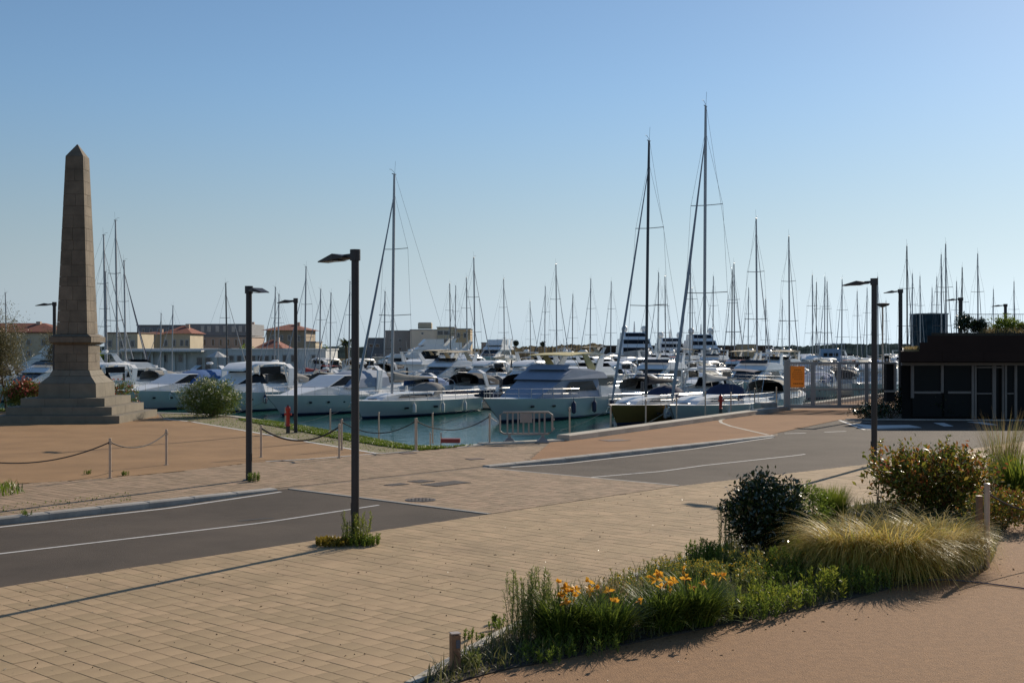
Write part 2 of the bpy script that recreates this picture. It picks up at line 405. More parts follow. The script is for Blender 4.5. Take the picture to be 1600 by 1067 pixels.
# kerbs along the far side of the road
def kerb_run(p0, p1, wd, zt, zb, parent, m=M_kerb, L=1.0, side=1, name='kerb_stone', bev=.028):
    d = Vector((p1[0] - p0[0], p1[1] - p0[1])); n = max(1, round(d.length / L)); d.normalize(); nv = Vector((-d.y, d.x)) * side
    ln = math.dist(p0, p1) / n; me = None
    for i in range(n):
        c = Vector(p0) + d * ln * (i + .5) + nv * wd / 2
        if me is None:
            o = MB().box((0, 0, 0), (ln - .004, wd, zt - zb), bev=bev).build(name, m, parent); me = o.data
        else: o = bpy.data.objects.new(name, me); C.objects.link(o); o.parent = parent
        o.location = (c.x, c.y, (zt + zb) / 2); o.rotation_euler = (0, 0, math.atan2(d.y, d.x))
kerb_run(ST(-58, 6.985), ST(-.3, 6.985), .3, .03, -.25, farp, L=1.2)
kerb_run(ST(7.45, 6.985), ST(24.1, 6.985), .3, .03, -.25, farp, L=1.2)
kerb_run(G(1322, 655.5), G(1700, 657.6), .25, .04, -.25, farp, L=2.0)
# coping of the quay
for a, b in zip(QL[:-1], QL[1:]): kerb_run(a, b, .45, .02, -.45, farp, M_conc, L=2.2, side=1, name='coping_stone')
kerb_run(MQ(0, .0), MQ(26.5, .0), .55, .22, -.5, farp, M_conc, L=2.4, side=-1, name='coping_stone')
kerb_run(MQ(30, .0), MQ(150, .0), .5, .22, -.5, farp, M_conc, L=4, side=-1, name='coping_stone')
kerb_run(CRN, MQ(0, 0), .5, .06, -.5, farp, M_conc, L=1.6, side=-1, name='coping_stone')

# far pavement brick strip (fine pavers) where the picture shows them
plaza_px = [(-700, 800), (0, 757), (90, 752), (180, 745.5), (280, 736), (390, 723), (480, 717.5), (590, 708.5), (475, 689.5), (380, 672.5), (300, 659), (250, 653), (245, 645), (60, 641.8), (0, 641.3), (-500, 639)]
plaza_poly = [G(*p) for p in plaza_px]
tag(MB().slab(plaza_poly, .004, -.2).build('plaza', M_plaza), 'tan resin plaza around the obelisk', kind='structure')
strip([G(590, 708.5), G(475, 689.5), G(380, 672.5), G(300, 659), G(255, 654)], .16, 'border_band', farp, M_white, zf=lambda x, y: .006, dz=.003)
strip([G(590, 708.5), G(480, 717.5), G(415, 721)], .12, 'border_band', farp, M_white, zf=lambda x, y: .006, dz=.003)
strip([G(590, 708.5), G(655, 704.5)], .12, 'border_band', farp, M_white, zf=lambda x, y: .004, dz=.003)
pink_poly = [ST(9.6, 7.32), ST(24.0, 7.32), G(1215, 676), G(1310, 656), G(1345, 655), G(1380, 640), MQ(150, 5.2), MQ(150, .55), MQ(1, .6), G(860, 691)]
tag(MB().slab(pink_poly, .004, -.2).build('walkway', mat('resin_pink', (.31, .175, .092), spec=.15, rough=.95, var=.12, scale=.6, bump=.3, bscale=90)), 'rose coloured walkway between the kerb and the quay', kind='structure')
strip([G(1200, 679.5), G(1172, 673), G(1142, 666), G(1127, 660.5), G(1125, 657), G(1135, 653), G(1165, 649.5), G(1200, 646.5)], .16, 'border_band', farp, M_conc, zf=lambda x, y: .006, dz=.003)
grass_poly = [G(372, 655.5), G(420, 658), G(480, 668), G(560, 682), G(640, 698), G(700, 699.5), G(742, 695.5), G(715, 698.8), G(655, 704), G(600, 698), G(520, 684.5), G(440, 668.5), G(395, 661)]
grass_poly2 = [G(-200, 642.6), G(0, 643.0), G(60, 643.4), G(100, 644), G(95, 642), G(0, 640.6), G(-200, 640.2)]
sand_poly = [G(588, 708), G(475, 688.8), G(380, 671.8), G(300, 658.5), G(256, 653.5), G(250, 646.5), G(330, 649), G(385, 657), G(440, 668.5), G(520, 684.5), G(600, 698), G(652, 704)]
tag(MB().slab(grass_poly, .012, -.2).build('lawn', M_turf), 'strip of grass along the quay edge', kind='structure')
tag(MB().slab(grass_poly2, .012, -.2).build('lawn', M_turf), 'grass by the water left of the obelisk', kind='structure')
tag(MB().slab(sand_poly, .006, -.2).build('walkway', mat('sandy_paving', (.30, .235, .155), spec=.2, rough=.95, var=.3, scale=2.5, bump=.6, bscale=25, col2=(.20, .19, .10))), 'sandy worn paving beside the grass strip', kind='structure')
def farins(x, y):
    if abs(x) > y * .46 + 1: return False
    if not inpoly(x, y, far_poly): return False
    if inpoly(x, y, plaza_poly) or inpoly(x, y, pink_poly) or inpoly(x, y, grass_poly) or inpoly(x, y, sand_poly): return False
    return True
pavers((-16, 14, 7.3, 21), farins, farp, M_pav2, [.2, .24, .28], [.3, .4, .4], 0, gap=.012, seed=6)

# grates and covers
M_wiron = mat('worn_iron', (.19, .155, .125), rough=.7)
def grate(px, py, w_, d_, nb, rz, label):
    x, y = G(px, py); t = thing('drain_grate', (x, y, .003), rz, label, 'grate', 'drain grates in the crossing')
    MB().box((0, 0, .001), (w_, d_, .004)).build('pit', mat('pit_dark', (.02, .018, .016), rough=.9), t)
    for i in range(nb):
        MB().box((-w_ / 2 + (i + .5) * w_ / nb, 0, .006), (w_ / nb * .5, d_, .010)).build('bar', M_wiron, t)
ga = math.atan2(RA[1], RA[0])
grate(697, 755.5, 1.25, .62, 14, ga, 'large rectangular drain grate, longest of those in the paved crossing')
grate(658, 752, .55, .5, 8, ga, 'small square drain grate behind the large grate')
grate(620, 757, .6, .36, 8, ga, 'small drain grate left of the large grate')
x, y = G(657, 781); mh = thing('manhole_cover', (x, y, .003), ga, 'round patterned manhole cover in the paved crossing', 'manhole cover')
MB().loft([[(r_ * math.cos(k / 24 * 6.2832), r_ * math.sin(k / 24 * 6.2832), z_) for k in range(24)] for r_, z_ in ((.36, 0), (.36, .006), (.34, .009))]).build('frame', M_iron, mh)
for i in range(5):
    for j in range(5):
        if (i - 2) ** 2 + (j - 2) ** 2 < 6: MB().box(((i - 2) * .12, (j - 2) * .12, .012), (.07, .07, .008)).build('stud', mat('worn_iron', (.16, .13, .11), rough=.6), mh)
for px, py, w_, lb in ((960, 688, .9, 'flat steel hatch in the rose walkway beside the quay'), (742, 717, .45, 'small hatch in the pavers left of the right kerb'), (637, 708, .45, 'small hatch in the pavers below the grass tip'), (303, 658.5, .5, 'dark hatch in the sandy paving near the obelisk')):
    x, y = G(px, py); t = thing('hatch', (x, y, .008), .5, lb, 'hatch')
    MB().box((0, 0, 0), (w_, w_ * .8, .012), bev=.003).build('cover', mat('rust_iron', (.13, .08, .06), rough=.8), t)
    MB().box((0, 0, -.002), (w_ + .06, w_ * .8 + .06, .01)).build('frame', M_iron, t)
# ---------------------------------------------------------------- obelisk of stone blocks
M_stone = mat('granite', (.165, .130, .090), rough=.85, var=.34, scale=1.1, bump=.5, bscale=18, rnd=.09)
M_stone_d = mat('granite_joint', (.10, .085, .07), rough=.95)
M_step = mat('step_stone', (.20, .170, .122), rough=.85, var=.16, scale=1.6, bump=.3, bscale=20, rnd=.08)
OX, OY = -21.13, 59.6
ob = thing('obelisk', (OX, OY, 0), 0, 'tall grey-brown stone obelisk on a stepped square base', 'obelisk')
rs = random.Random(4)
core = MB()
def ring(z0, z1, w0, w1, n, m=M_stone, th=.16, name='stone_block', gap=.012, jit=.008, d0=None, d1=None):
    """one course: n blocks on each of the four faces"""
    d0 = d0 or w0; d1 = d1 or w1
    for face in range(4):
        hw0, hd0, hw1, hd1 = (w0 / 2, d0 / 2, w1 / 2, d1 / 2) if face % 2 == 0 else (d0 / 2, w0 / 2, d1 / 2, w1 / 2)
        full = face % 2 == 0
        cuts = [0.0] + [(i + rs.uniform(-.16, .16)) / n for i in range(1, n)] + [1.0]
        for a, b in zip(cuts[:-1], cuts[1:]):
            j = rs.uniform(0, jit); P = []
            for z, hw, hd in ((z0 + gap / 2, hw0, hd0), (z1 - gap / 2, hw1, hd1)):
                e = hw if full else hw - th - .002
                x0 = -e + 2 * e * a + (gap / 2 if a > 0 else 0); x1 = -e + 2 * e * b - (gap / 2 if b < 1 else 0)
                yo = -hd - j; yi = -hd + th
                P.append([(x0, yo, z), (x1, yo, z), (x1, yi, z), (x0, yi, z)])
            ca, sa = [(1, 0), (0, 1), (-1, 0), (0, -1)][face]
            rr = lambda p: (p[0] * ca - p[1] * sa, p[0] * sa + p[1] * ca, p[2])
            MB().loft([[rr(p) for p in P[0]], [rr(p) for p in P[1]]]).build(name, m, ob)
    core.loft([[(sx * (w0 / 2 - th * .6), sy * (d0 / 2 - th * .6), z0) for sx, sy in ((-1, -1), (1, -1), (1, 1), (-1, 1))],
               [(sx * (w1 / 2 - th * .6), sy * (d1 / 2 - th * .6), z1 + .001) for sx, sy in ((-1, -1), (1, -1), (1, 1), (-1, 1))]])
def step(z0, z1, wd, inner, n):
    """a step: four bands of slabs around, solid enough to stand on"""
    th = (wd - inner) / 2 + .25
    ring(z0, z1, wd, wd, n, m=M_step, th=th, name='step_slab', gap=.008, jit=.004)
step(0, .36, 6.0, 4.95, 4); step(.36, .74, 4.95, 3.95, 3); step(.74, 1.13, 3.95, 2.75, 3)
ring(1.13, 1.8, 2.75, 2.7, 2, m=M_step, th=.4); ring(1.8, 2.15, 2.68, 2.0, 2, m=M_step, th=.35)
ring(2.15, 2.42, 2.0, 1.76, 2, m=M_step, th=.3)
z = 2.42
for k, h in enumerate((.4, .4, .42)):
    ring(z, z + h, 1.64, 1.62, 2 + (k % 2)); z += h
ring(z, z + .12, 1.66, 2.02, 2, th=.3); z += .12
ring(z, z + .26, 2.04, 2.04, 2, th=.3); z += .26
ring(z, z + .14, 2.0, 1.56, 2, th=.3); z += .14
zt = 12.75; zs = z; n = 15; rs2 = random.Random(9); hs = [rs2.uniform(.8, 1.25) for _ in range(n)]; tot = sum(hs)
wz = lambda q: 1.48 + (.85 - 1.48) * (q - zs) / (zt - zs)
for k in range(n):
    h = hs[k] / tot * (zt - zs); ring(z, z + h, wz(z), wz(z + h), 1 + (k % 2) if k > 9 else 2 + ((k + 1) % 2) * (k < 5)); z += h
core.build('core', M_stone_d, ob)
MB().loft([[(-.425, -.425, zt), (.425, -.425, zt), (.425, .425, zt), (-.425, .425, zt)], [(-.02, -.02, zt + .62), (.02, -.02, zt + .62), (.02, .02, zt + .62), (-.02, .02, zt + .62)]]).build('pyramidion', M_stone, ob)

# ---------------------------------------------------------------- street lamps
def lamp_parts(root, H, rad, arm, wscale=1.0):
    MB().tube([(0, 0, 0), (0, 0, H - .02)], [rad, rad * .95], 14).build('pole', M_dark, root, smooth=True)
    MB().tube([(0, 0, 0), (0, 0, .02)], [rad * 1.9, rad * 1.9], 14).build('base_plate', M_dark, root)
    MB().tube([(0, 0, H - .20), (0, 0, H)], [rad * 1.3, rad * 1.3], 14).build('collar', M_dark, root, smooth=True)
    a = arm; w_ = .17 * wscale
    MB().loft([[(.05, -.04, H - .14), (.05, .04, H - .14), (.05, .04, H - .07), (.05, -.04, H - .07)], [(a * .3, -.05, H - .14), (a * .3, .05, H - .14), (a * .3, .05, H - .08), (a * .3, -.05, H - .08)]]).build('arm', M_dark, root)
    hd = MB().loft([[(a * .22, -w_ * .8, H - .15), (a * .22, w_ * .8, H - .15), (a * .22, w_ * .8, H - .11), (a * .22, -w_ * .8, H - .11)],
               [(a * .5, -w_, H - .17), (a * .5, w_, H - .17), (a * .5, w_, H - .06), (a * .5, -w_, H - .06)],
               [(a, -w_ * .75, H - .20), (a, w_ * .75, H - .20), (a, w_ * .75, H - .18), (a, -w_ * .75, H - .18)]]).build('lamp_head', M_dark, root)
    MB().box((a * .62, 0, H - .19), (a * .45, w_ * 1.3, .006)).build('diffuser', mat('lamp_glass', (.35, .33, .3), rough=.25), hd)
    MB().box((rad + .004, 0, .62), (.012, .07, .22), bev=.003).build('hatch_cover', M_dark, root)
angB = math.atan2(RB[1], RB[0])
LAMPS = [(555, 848, 390, .075, .92, angB, 'tallest looking dark street lamp, weeds growing round its foot beside the road'),
         (389, 750, 447, .085, .72, angB + math.pi, 'dark street lamp on the left kerb, its head pointing right'),
         (462, 676, 466, .075, .85, angB + .3, 'dark street lamp beside the red hydrant at the quay'),
         (1366, 727, 435, .09, 1.0, angB, 'dark street lamp at the right, its foot among red-leaved shrubs')]
for px, by, ty, rad, arm, rz, lb in LAMPS:
    x, y = G(px, by); H = AZ(ty, y)
    lamp_parts(thing('street_lamp', (x, y, 0), rz, lb, 'street lamp', 'street lamps along the promenade'), H, rad, arm)
for px, ty, Y, rad, arm, rz, lb in [(85, 472, 63.2, .09, .95, math.pi, 'dark street lamp rising just left of the obelisk'), (1407, 452, 64.5, .11, .85, angB + .35, 'dark street lamp at the left corner of the dark building'),
                                (1501, 465, 78, .13, .95, angB + .35, 'middle one of the lamps showing over the dark building roof'), (1571, 475, 92, .12, 1.0, angB + .35, 'rightmost lamp showing over the dark building roof')]:
    lamp_parts(thing('street_lamp', (AX(px, Y), Y, 0), rz, lb, 'street lamp', 'street lamps along the promenade'), AZ(ty, Y), rad, arm, 1.1)
Y = 96; t = thing('street_lamp', (AX(1379, Y), Y, 0), 0, 'slim lamp with a flat round disc head right of the tall right lamp', 'street lamp')
H = AZ(478, Y); MB().tube([(0, 0, 0), (0, 0, H)], .07, 8).build('pole', M_steel, t, smooth=True)
MB().tube([(0, 0, H - .1), (0, 0, H + .05), (0, 0, H + .18), (0, 0, H + .22)], [.12, .5, .55, .3], 14).build('lamp_head', M_dark, t, smooth=True)

# ---------------------------------------------------------------- rope posts
def post(px, by, ty, lb, m=M_steel, r=.035, name='rope_post', grp='rope posts along the promenade', ring_=True):
    x, y = G(px, by); H = AZ(ty, y); t = thing(name, (x, y, 0), 0, lb, 'post', grp)
    MB().tube([(0, 0, 0), (0, 0, H)], r, 10).build('shaft', m, t, smooth=True)
    MB().tube([(0, 0, H), (0, 0, H + .012), (0, 0, H + .025)], [r * 1.15, r * 1.15, r * .7], 10).build('cap', m, t, smooth=True)
    MB().tube([(0, 0, .006), (0, 0, .016)], [r * 2, r * 2], 10).build('base_plate', m, t)
    if ring_: MB().tube([(r * 1.6 * math.cos(k / 8 * 6.283), 0, H - .1 + .05 * math.sin(k / 8 * 6.283)) for k in range(9)], .008, 5).build('eyelet', M_iron, t)
    return Vector((x, y, H - .08))
def rope(a, b, sag, lb, r=.018, m=M_rope):
    t = tag(MB().tube([a.lerp(b, k / 18) - Vector((0, 0, sag * (1 - (2 * k / 18 - 1) ** 2))) for k in range(19)], r, 6).build('rope', m, smooth=True), lb, 'rope', 'ropes slung between the posts')
    return t
PA = post(172, 747, 686, 'steel rope post standing on the tan plaza edge, left of its pair')
PB = post(260, 726.5, 672, 'steel rope post at the tan plaza, right of its pair')
PC = post(408, 714.5, 665, 'steel rope post just right of the left kerb lamp')
PD = post(530, 715.5, 663, 'front one of two close posts left of the tallest lamp')
PE = post(534, 703, 655.5, 'back one of two close posts left of the tallest lamp')
PF = post(650, 704, 654, 'thick rope post at the lower tip of the grass', r=.05)
PG = post(765, 694, 647, 'rope post at the quay corner left of the grey barrier')
P0 = post(-95, 768, 700, 'rope post on the plaza edge outside the left frame')
rope(P0, PA, .42, 'dark rope sagging over the tan plaza to the left frame edge'); rope(PA, PB, .28, 'short dark rope between the two plaza posts')
rope(PC, PD, .42, 'thick dark rope hanging low between lamp posts at the plaza tip', r=.03); rope(PE, PF, .40, 'dark rope hanging over the grass left of the thick post')
rope(PF, PG, .40, 'dark rope hanging over the grass right of the thick post')
for px, by, ty, lb in [(388, 655, 632, 'thin post at the quay behind the left kerb lamp'), (446, 668, 637, 'thin post just behind the red hydrant left'), (516, 680, 640, 'thin post at the grass edge, first right of the hydrant lamp'),
                       (592, 686, 645, 'thin post at the grass edge right of the tallest lamp'), (676, 692.5, 646, 'thin post at the quay right of the thick rope post')]:
    post(px, by, ty, lb, r=.03, ring_=False)
for i, (px, by, ty) in enumerate([(890, 684.5, 637), (954, 673, 634), (1009, 665, 625), (1057, 657.5, 622), (1102, 651, 613), (1142, 646, 614), (1179, 640.5, 607), (1213, 640, 605)]):
    post(px, by, ty, ['post on the quay kerb nearest the grey barrier', 'post on the quay kerb at the olive hull bow', 'post on the quay kerb before the middle of the olive hull', 'post on the quay kerb at the bow of the tall white sloop',
                      'post on the quay kerb left of the right hydrant', 'post on the quay kerb right of the right hydrant', 'post on the quay kerb at the stern of the white sloop', 'post on the quay kerb next to the gate'][i], r=.035)
def hydrant(px, by, ty, lb):
    x, y = G(px, by); t = thing('hydrant', (x, y, 0), 0, lb, 'hydrant', 'red hydrants on the quay'); H = AZ(ty, y); k = H / 1.15
    MB().tube([(0, 0, 0), (0, 0, .3 * k)], [.08, .08], 10).build('foot', M_iron, t, smooth=True)
    MB().tube([(0, 0, .3 * k), (0, 0, .34 * k), (0, 0, .36 * k), (0, 0, .9 * k), (0, 0, .94 * k), (0, 0, 1.06 * k), (0, 0, 1.12 * k)], [.11, .11, .08, .08, .105, .1, .04], 12).build('body', M_red, t, smooth=True)
    for s_ in (-1, 1): MB().tube([(s_ * .07, 0, .78 * k), (s_ * .15, 0, .78 * k)], [.045, .05], 8).build('outlet', M_red, t, smooth=True)
    MB().box((0, 0, 1.14 * k), (.06, .06, .05)).build('spindle', M_iron, t)
hydrant(450, 677, 633, 'red hydrant standing beside the quayside lamp at left'); hydrant(1126, 647, 616, 'red hydrant on the quay kerb in front of the white sloop')

# crowd barrier
x, y = G(822, 691); br = thing('barrier', (x, y, 0), .06, 'grey steel crowd barrier standing at the quay corner', 'barrier')
Wb, Hb = 1.95, 1.12; M_bar = mat('barrier_grey', (.33, .28, .24), rough=.55, var=.12)
fr = [(-Wb / 2, 0, .42), (-Wb / 2, 0, Hb - .1), (-Wb / 2 + .14, 0, Hb), (Wb / 2 - .14, 0, Hb), (Wb / 2, 0, Hb - .1), (Wb / 2, 0, .42), (Wb / 2 - .14, 0, .32), (-Wb / 2 + .14, 0, .32), (-Wb / 2, 0, .42)]
MB().tube(fr, .035, 8).build('frame', M_bar, br, smooth=True)
for i in range(8):
    xx = -Wb / 2 + .28 + i * (Wb - .56) / 7; z1 = .72 if i in (3, 4) else Hb - .02
    MB().box((xx, 0, (.34 + z1) / 2), (.06, .03, z1 - .34)).build('bar', M_bar, br)
MB().box((0, -.01, .9), (.46, .035, .34), bev=.005).build('panel', M_bar, br)
for s_ in (-1, 1):
    MB().loft([[(s_ * .62 - .22, -.28, 0), (s_ * .62 + .22, -.28, 0), (s_ * .62 + .22, .28, 0), (s_ * .62 - .22, .28, 0)], [(s_ * .62 - .2, -.26, .05), (s_ * .62 + .2, -.26, .05), (s_ * .62 + .2, .26, .05), (s_ * .62 - .2, .26, .05)],
               [(s_ * .62 - .06, -.04, .2), (s_ * .62 + .06, -.04, .2), (s_ * .62 + .06, .04, .2), (s_ * .62 - .06, .04, .2)], [(s_ * .62 - .04, -.03, .34), (s_ * .62 + .04, -.03, .34), (s_ * .62 + .04, .03, .34), (s_ * .62 - .04, .03, .34)]]).build('foot', M_bar, br)
for z_ in (.5, .85): MB().box((Wb / 2 + .06, 0, z_), (.07, .04, .08)).build('hook', M_bar, br)
rope(PG, Vector((x - Wb / 2, y, .72)), .02, 'pale cord tied from the corner post to the barrier', r=.012, m=mat('cord', (.5, .46, .4)))

# life ring and ladder at quay corner
x, y = G(704, 693.5); tag(MB().loft([[(x - .35, y - .2, .05), (x + .35, y - .2, .05), (x + .35, y + .2, .05), (x - .35, y + .2, .05)], [(x - .35, y - .2, .2), (x + .35, y - .2, .2), (x + .35, y + .2, .2), (x - .35, y + .2, .2)]]).build('hose_box', mat('maroon', (.22, .03, .03), rough=.6)), 'small dark red box on the quay edge above the water', 'box')
x, y = G(681, 692); ld = thing('quay_ladder', (x, y, 0), .1, 'small steel ladder handrail at the quay edge', 'ladder')
for s_ in (-.2, .2): MB().tube([(s_, .3, -1), (s_, .3, .25), (s_, .25, .36), (s_, 0, .36), (s_, -.06, .25), (s_, -.06, 0)], .022, 6).build('rail', M_steel, ld)
for k in range(4): MB().tube([(-.2, .3, -.2 - .25 * k), (.2, .3, -.2 - .25 * k)], .015, 5).build('rung', M_steel, ld)

# wooden bollard light and steel post near the bed
x, y = G(711, 1052); H = AZ(988, y); bl = thing('bollard_light', (x, y, 0), .35, 'short wooden bollard with a small lamp window in the foreground', 'bollard')
M_wood = mat('bollard_wood', (.24, .135, .07), rough=.75, var=.3, scale=12, bump=.3)
MB().box((0, 0, H / 2 - .01), (.10, .10, H - .02), bev=.004).build('body', M_wood, bl)
MB().box((0, 0, H - .004), (.108, .108, .012), bev=.003).build('cap', M_steel, bl)
MB().box((.018, -.052, H - .115), (.045, .008, .09)).build('lamp_window', mat('lamp_window', (.10, .13, .16), rough=.2), bl)
x, y = G(1530, 868); H = AZ(775, y); b2 = thing('wooden_post', (x, y, 0), .2, 'weathered wooden post just behind the tall steel post', 'post')
MB().box((0, 0, H / 2), (.085, .085, H), bev=.004).build('body', M_wood, b2); MB().box((0, 0, H + .004), (.09, .09, .01)).build('cap', M_steel, b2)
ps = post(1542, 888, 757, 'tall polished steel post at the right end of the golden grass', r=.045)
pe = post(1760, 850, 722, 'steel post of the path outside the right frame', r=.036)
rope(ps + Vector((0, 0, -.05)), pe, .55, 'dark rope slung from the tall steel post to the right', r=.016)
# ---------------------------------------------------------------- boats
AF = (.02, .03, .06)
def hullmat(name, col, rough=.25): return mat(name, col, rough=rough, var=.05, scale=.5, coat=.3, stripe=[(.16, (.03, .05, .12)), (.09, AF)])
HW = hullmat('hull_white', (.56, .59, .57)); HB = hullmat('hull_navy', (.02, .035, .09)); HO = hullmat('hull_olive', (.24, .14, .035), .4); HG = hullmat('hull_pale_grey', (.42, .44, .45))
M_gel = mat('gelcoat', (.78, .78, .76), rough=.35, var=.05, scale=1.5)
M_gel2 = mat('gelcoat_cream', (.60, .55, .42), rough=.4, var=.05)
M_teak = mat('teak', (.24, .17, .10), rough=.7, var=.2, scale=6)
M_alu = mat('mast_aluminium', (.36, .36, .37), rough=.42, metal=.5, var=.06)
M_alud = mat('mast_dark', (.05, .055, .065), rough=.4, metal=.3)
M_wire = mat('rigging_wire', (.14, .14, .15), rough=.5, metal=.5)
M_win = mat('cabin_glass', (.010, .012, .015), rough=.22, var=.2, scale=.6, spec=.12)
M_sail = mat('sail_roll', (.30, .32, .35), rough=.8)
M_chrome = mat('stainless', (.6, .6, .6), rough=.2, metal=1)
CV = {'grey': mat('canvas_grey', (.26, .25, .23), rough=.9, var=.12, scale=2), 'navy': mat('canvas_navy', (.025, .035, .085), rough=.85, var=.15), 'black': mat('canvas_black', (.018, .018, .024), rough=.85),
      'blue': mat('canvas_blue', (.05, .14, .34), rough=.8), 'red': mat('canvas_red', (.24, .02, .025), rough=.85), 'beige': mat('canvas_beige', (.45, .38, .27), rough=.9), 'white': mat('canvas_white', (.5, .5, .48), rough=.85),
      'slate': mat('canvas_slate', (.27, .32, .40), rough=.8), 'yellow': mat('canvas_yellow', (.50, .43, .20), rough=.85)}
M_fend = mat('fender_navy', (.015, .02, .06), rough=.5); M_fendw = mat('fender_white', (.55, .55, .52), rough=.5)

def hull_w(L, B, pw=2.3, tr=.82):
    def f(x):
        t = (x + L / 2) / L; t = max(0, min(1, t))
        a = tr + (1 - tr) * min(1, t / .4) if t < .4 else 1 - max(0, (t - .42) / .58) ** pw
        return max(.03, B / 2 * a)
    return f
def sheer(L, F0, rise=.35):
    return lambda x: F0 * (1 + rise * max(0, (x + L / 2) / L) ** 2)
def hull(root, L, B, F0, m, rise=.3, rake=.9, pw=2.3, ch=.86, N=16, transom=.2, deckm=None, tr=.82, name='hull'):
    wf = hull_w(L, B, pw, tr); zf = sheer(L, F0, rise); mb = MB(); rings = []
    for i in range(N + 1):
        t = i / N; t = 1 - (1 - t) ** 1.15; x = -L / 2 + L * t; wd = wf(x); zd = zf(x); k = max(0, (t - .45) / .55)
        ww = wd * (ch - .55 * k ** 1.6); R_ = []
        for q, wv, z in ((1, wd, zd), (.55, wd * (1 - (1 - ch) * .35) - .25 * k * wd * .5, zd * .5), (.12, ww, .05), (0, ww * .8, -.25), (-.3, ww * .25, -.55)):
            back = rake * k ** 2 * (1 - z / max(zd, .1)) if z > 0 else rake * k ** 2 * (1.12 if z > -.3 else 1.5)
            if t < .05: back = -transom * (1 - z / zd) * .0
            R_.append((x - back, wv, z))
        rings.append([(a, -b, c) for a, b, c in R_] + [(a, b, c) for a, b, c in R_[::-1]])
    mb.loft(rings, closed=False, caps=False)
    mb.f.append(tuple(range(len(rings[0]))))
    h = mb.build(name, m, root, smooth=True)
    # deck with toe rail
    db = MB(); P = [-L / 2 + L * i / 14 for i in range(15)]
    for x in P: db.v += [(x, -wf(x) * .985, zf(x) - .02), (x, -wf(x) * .4, zf(x) + .04), (x, wf(x) * .4, zf(x) + .04), (x, wf(x) * .985, zf(x) - .02)]
    for i in range(14):
        for j in range(3): o = i * 4 + j; db.f.append((o, o + 4, o + 5, o + 1))
    db.build('deck', deckm or M_gel, root, smooth=True, recalc=False)
    return wf, zf, h
def rails(root, wf, zf, x0, x1, n, h=.6, r=.013, close=True, two=True):
    mb = MB()
    xs = [x0 + (x1 - x0) * i / n for i in range(n + 1)]
    for s in (-1, 1):
        for x in xs: mb.tube([(x, s * wf(x) * .95, zf(x)), (x, s * wf(x) * .95, zf(x) + h)], r, 4, False)
        mb.tube([(x, s * wf(x) * .95, zf(x) + h) for x in xs], r * .8, 4, False)
        if two: mb.tube([(x, s * wf(x) * .95, zf(x) + h * .5) for x in xs], r * .6, 4, False)
    if close: x = xs[-1]; mb.tube([(x, -wf(x) * .95, zf(x) + h), (x + .3, 0, zf(x) + h), (x, wf(x) * .95, zf(x) + h)], r, 4, False)
    mb.build('guard_rail', M_chrome, root)
def fender(root, x, s, wf, zf, m=M_fend, k=1.0):
    y = s * (wf(x) + .12); z = zf(x)
    f = MB().tube([(x, y, z - .85 * k), (x, y, z - .78 * k), (x, y, z - .3 * k), (x, y, z - .18 * k), (x, y * .99, z + .05)], [.04, .13 * k, .13 * k, .04, .012], 8).build('fender', m, root, smooth=True)
def dome(mb, x0, x1, w0, z0, h, n=6, lean=.35, flat=.2):
    """canvas hood: arches from front to back"""
    rings = []
    for i in range(n + 1):
        t = i / n; x = x0 + (x1 - x0) * t; hh = h * (math.sin(min(1, t / (1 - flat)) * math.pi / 2)) ** .7 + .02
        rings.append([(x, w0 * math.cos(a) * (1 if abs(math.cos(a)) < .9 else 1), z0 + hh * math.sin(a) ** .6) for a in [math.pi * k / 8 for k in range(9)]])
    mb.loft(rings, closed=False, caps=False); return mb
def spray_hood(root, x, wd, z, m, h=.75, ln=1.5):
    hd = dome(MB(), x + ln * .55, x - ln * .45, wd, z, h).build('spray_hood', m, root, smooth=True)
    for s in (-1, 1):
        MB().add([(x + .1 * ln, s * wd * .90, z + .12), (x - .35 * ln, s * wd * 1.01, z + .12), (x - .32 * ln, s * wd * .93, z + h * .62), (x + .08 * ln, s * wd * .84, z + h * .55)], [(0, 1, 2, 3)]).build('hood_window', mat('clear_vinyl', (.30, .31, .32), rough=.15), hd)
def bimini(root, x, wd, ln, zb, zt, m):
    mb = MB(); rings = []
    for i in range(6):
        t = i / 5; rings.append([(x - ln / 2 + ln * t, wd * q, zt + .12 * (1 - q * q) + .08 * math.sin(math.pi * t)) for q in (-1, -.6, 0, .6, 1)])
    mb.loft(rings, closed=False, caps=False)
    for p in rings: mb.v += [(q[0], q[1], q[2] - .03) for q in p]
    bi = mb.build('bimini', m, root, smooth=True, recalc=False)
    fb = MB()
    for s in (-1, 1):
        for dx in (-ln * .45, ln * .45): fb.tube([(x + dx * .2, s * wd, zb), (x + dx, s * wd, zt)], .014, 4, False)
    fb.build('bimini_frame', M_chrome, bi)

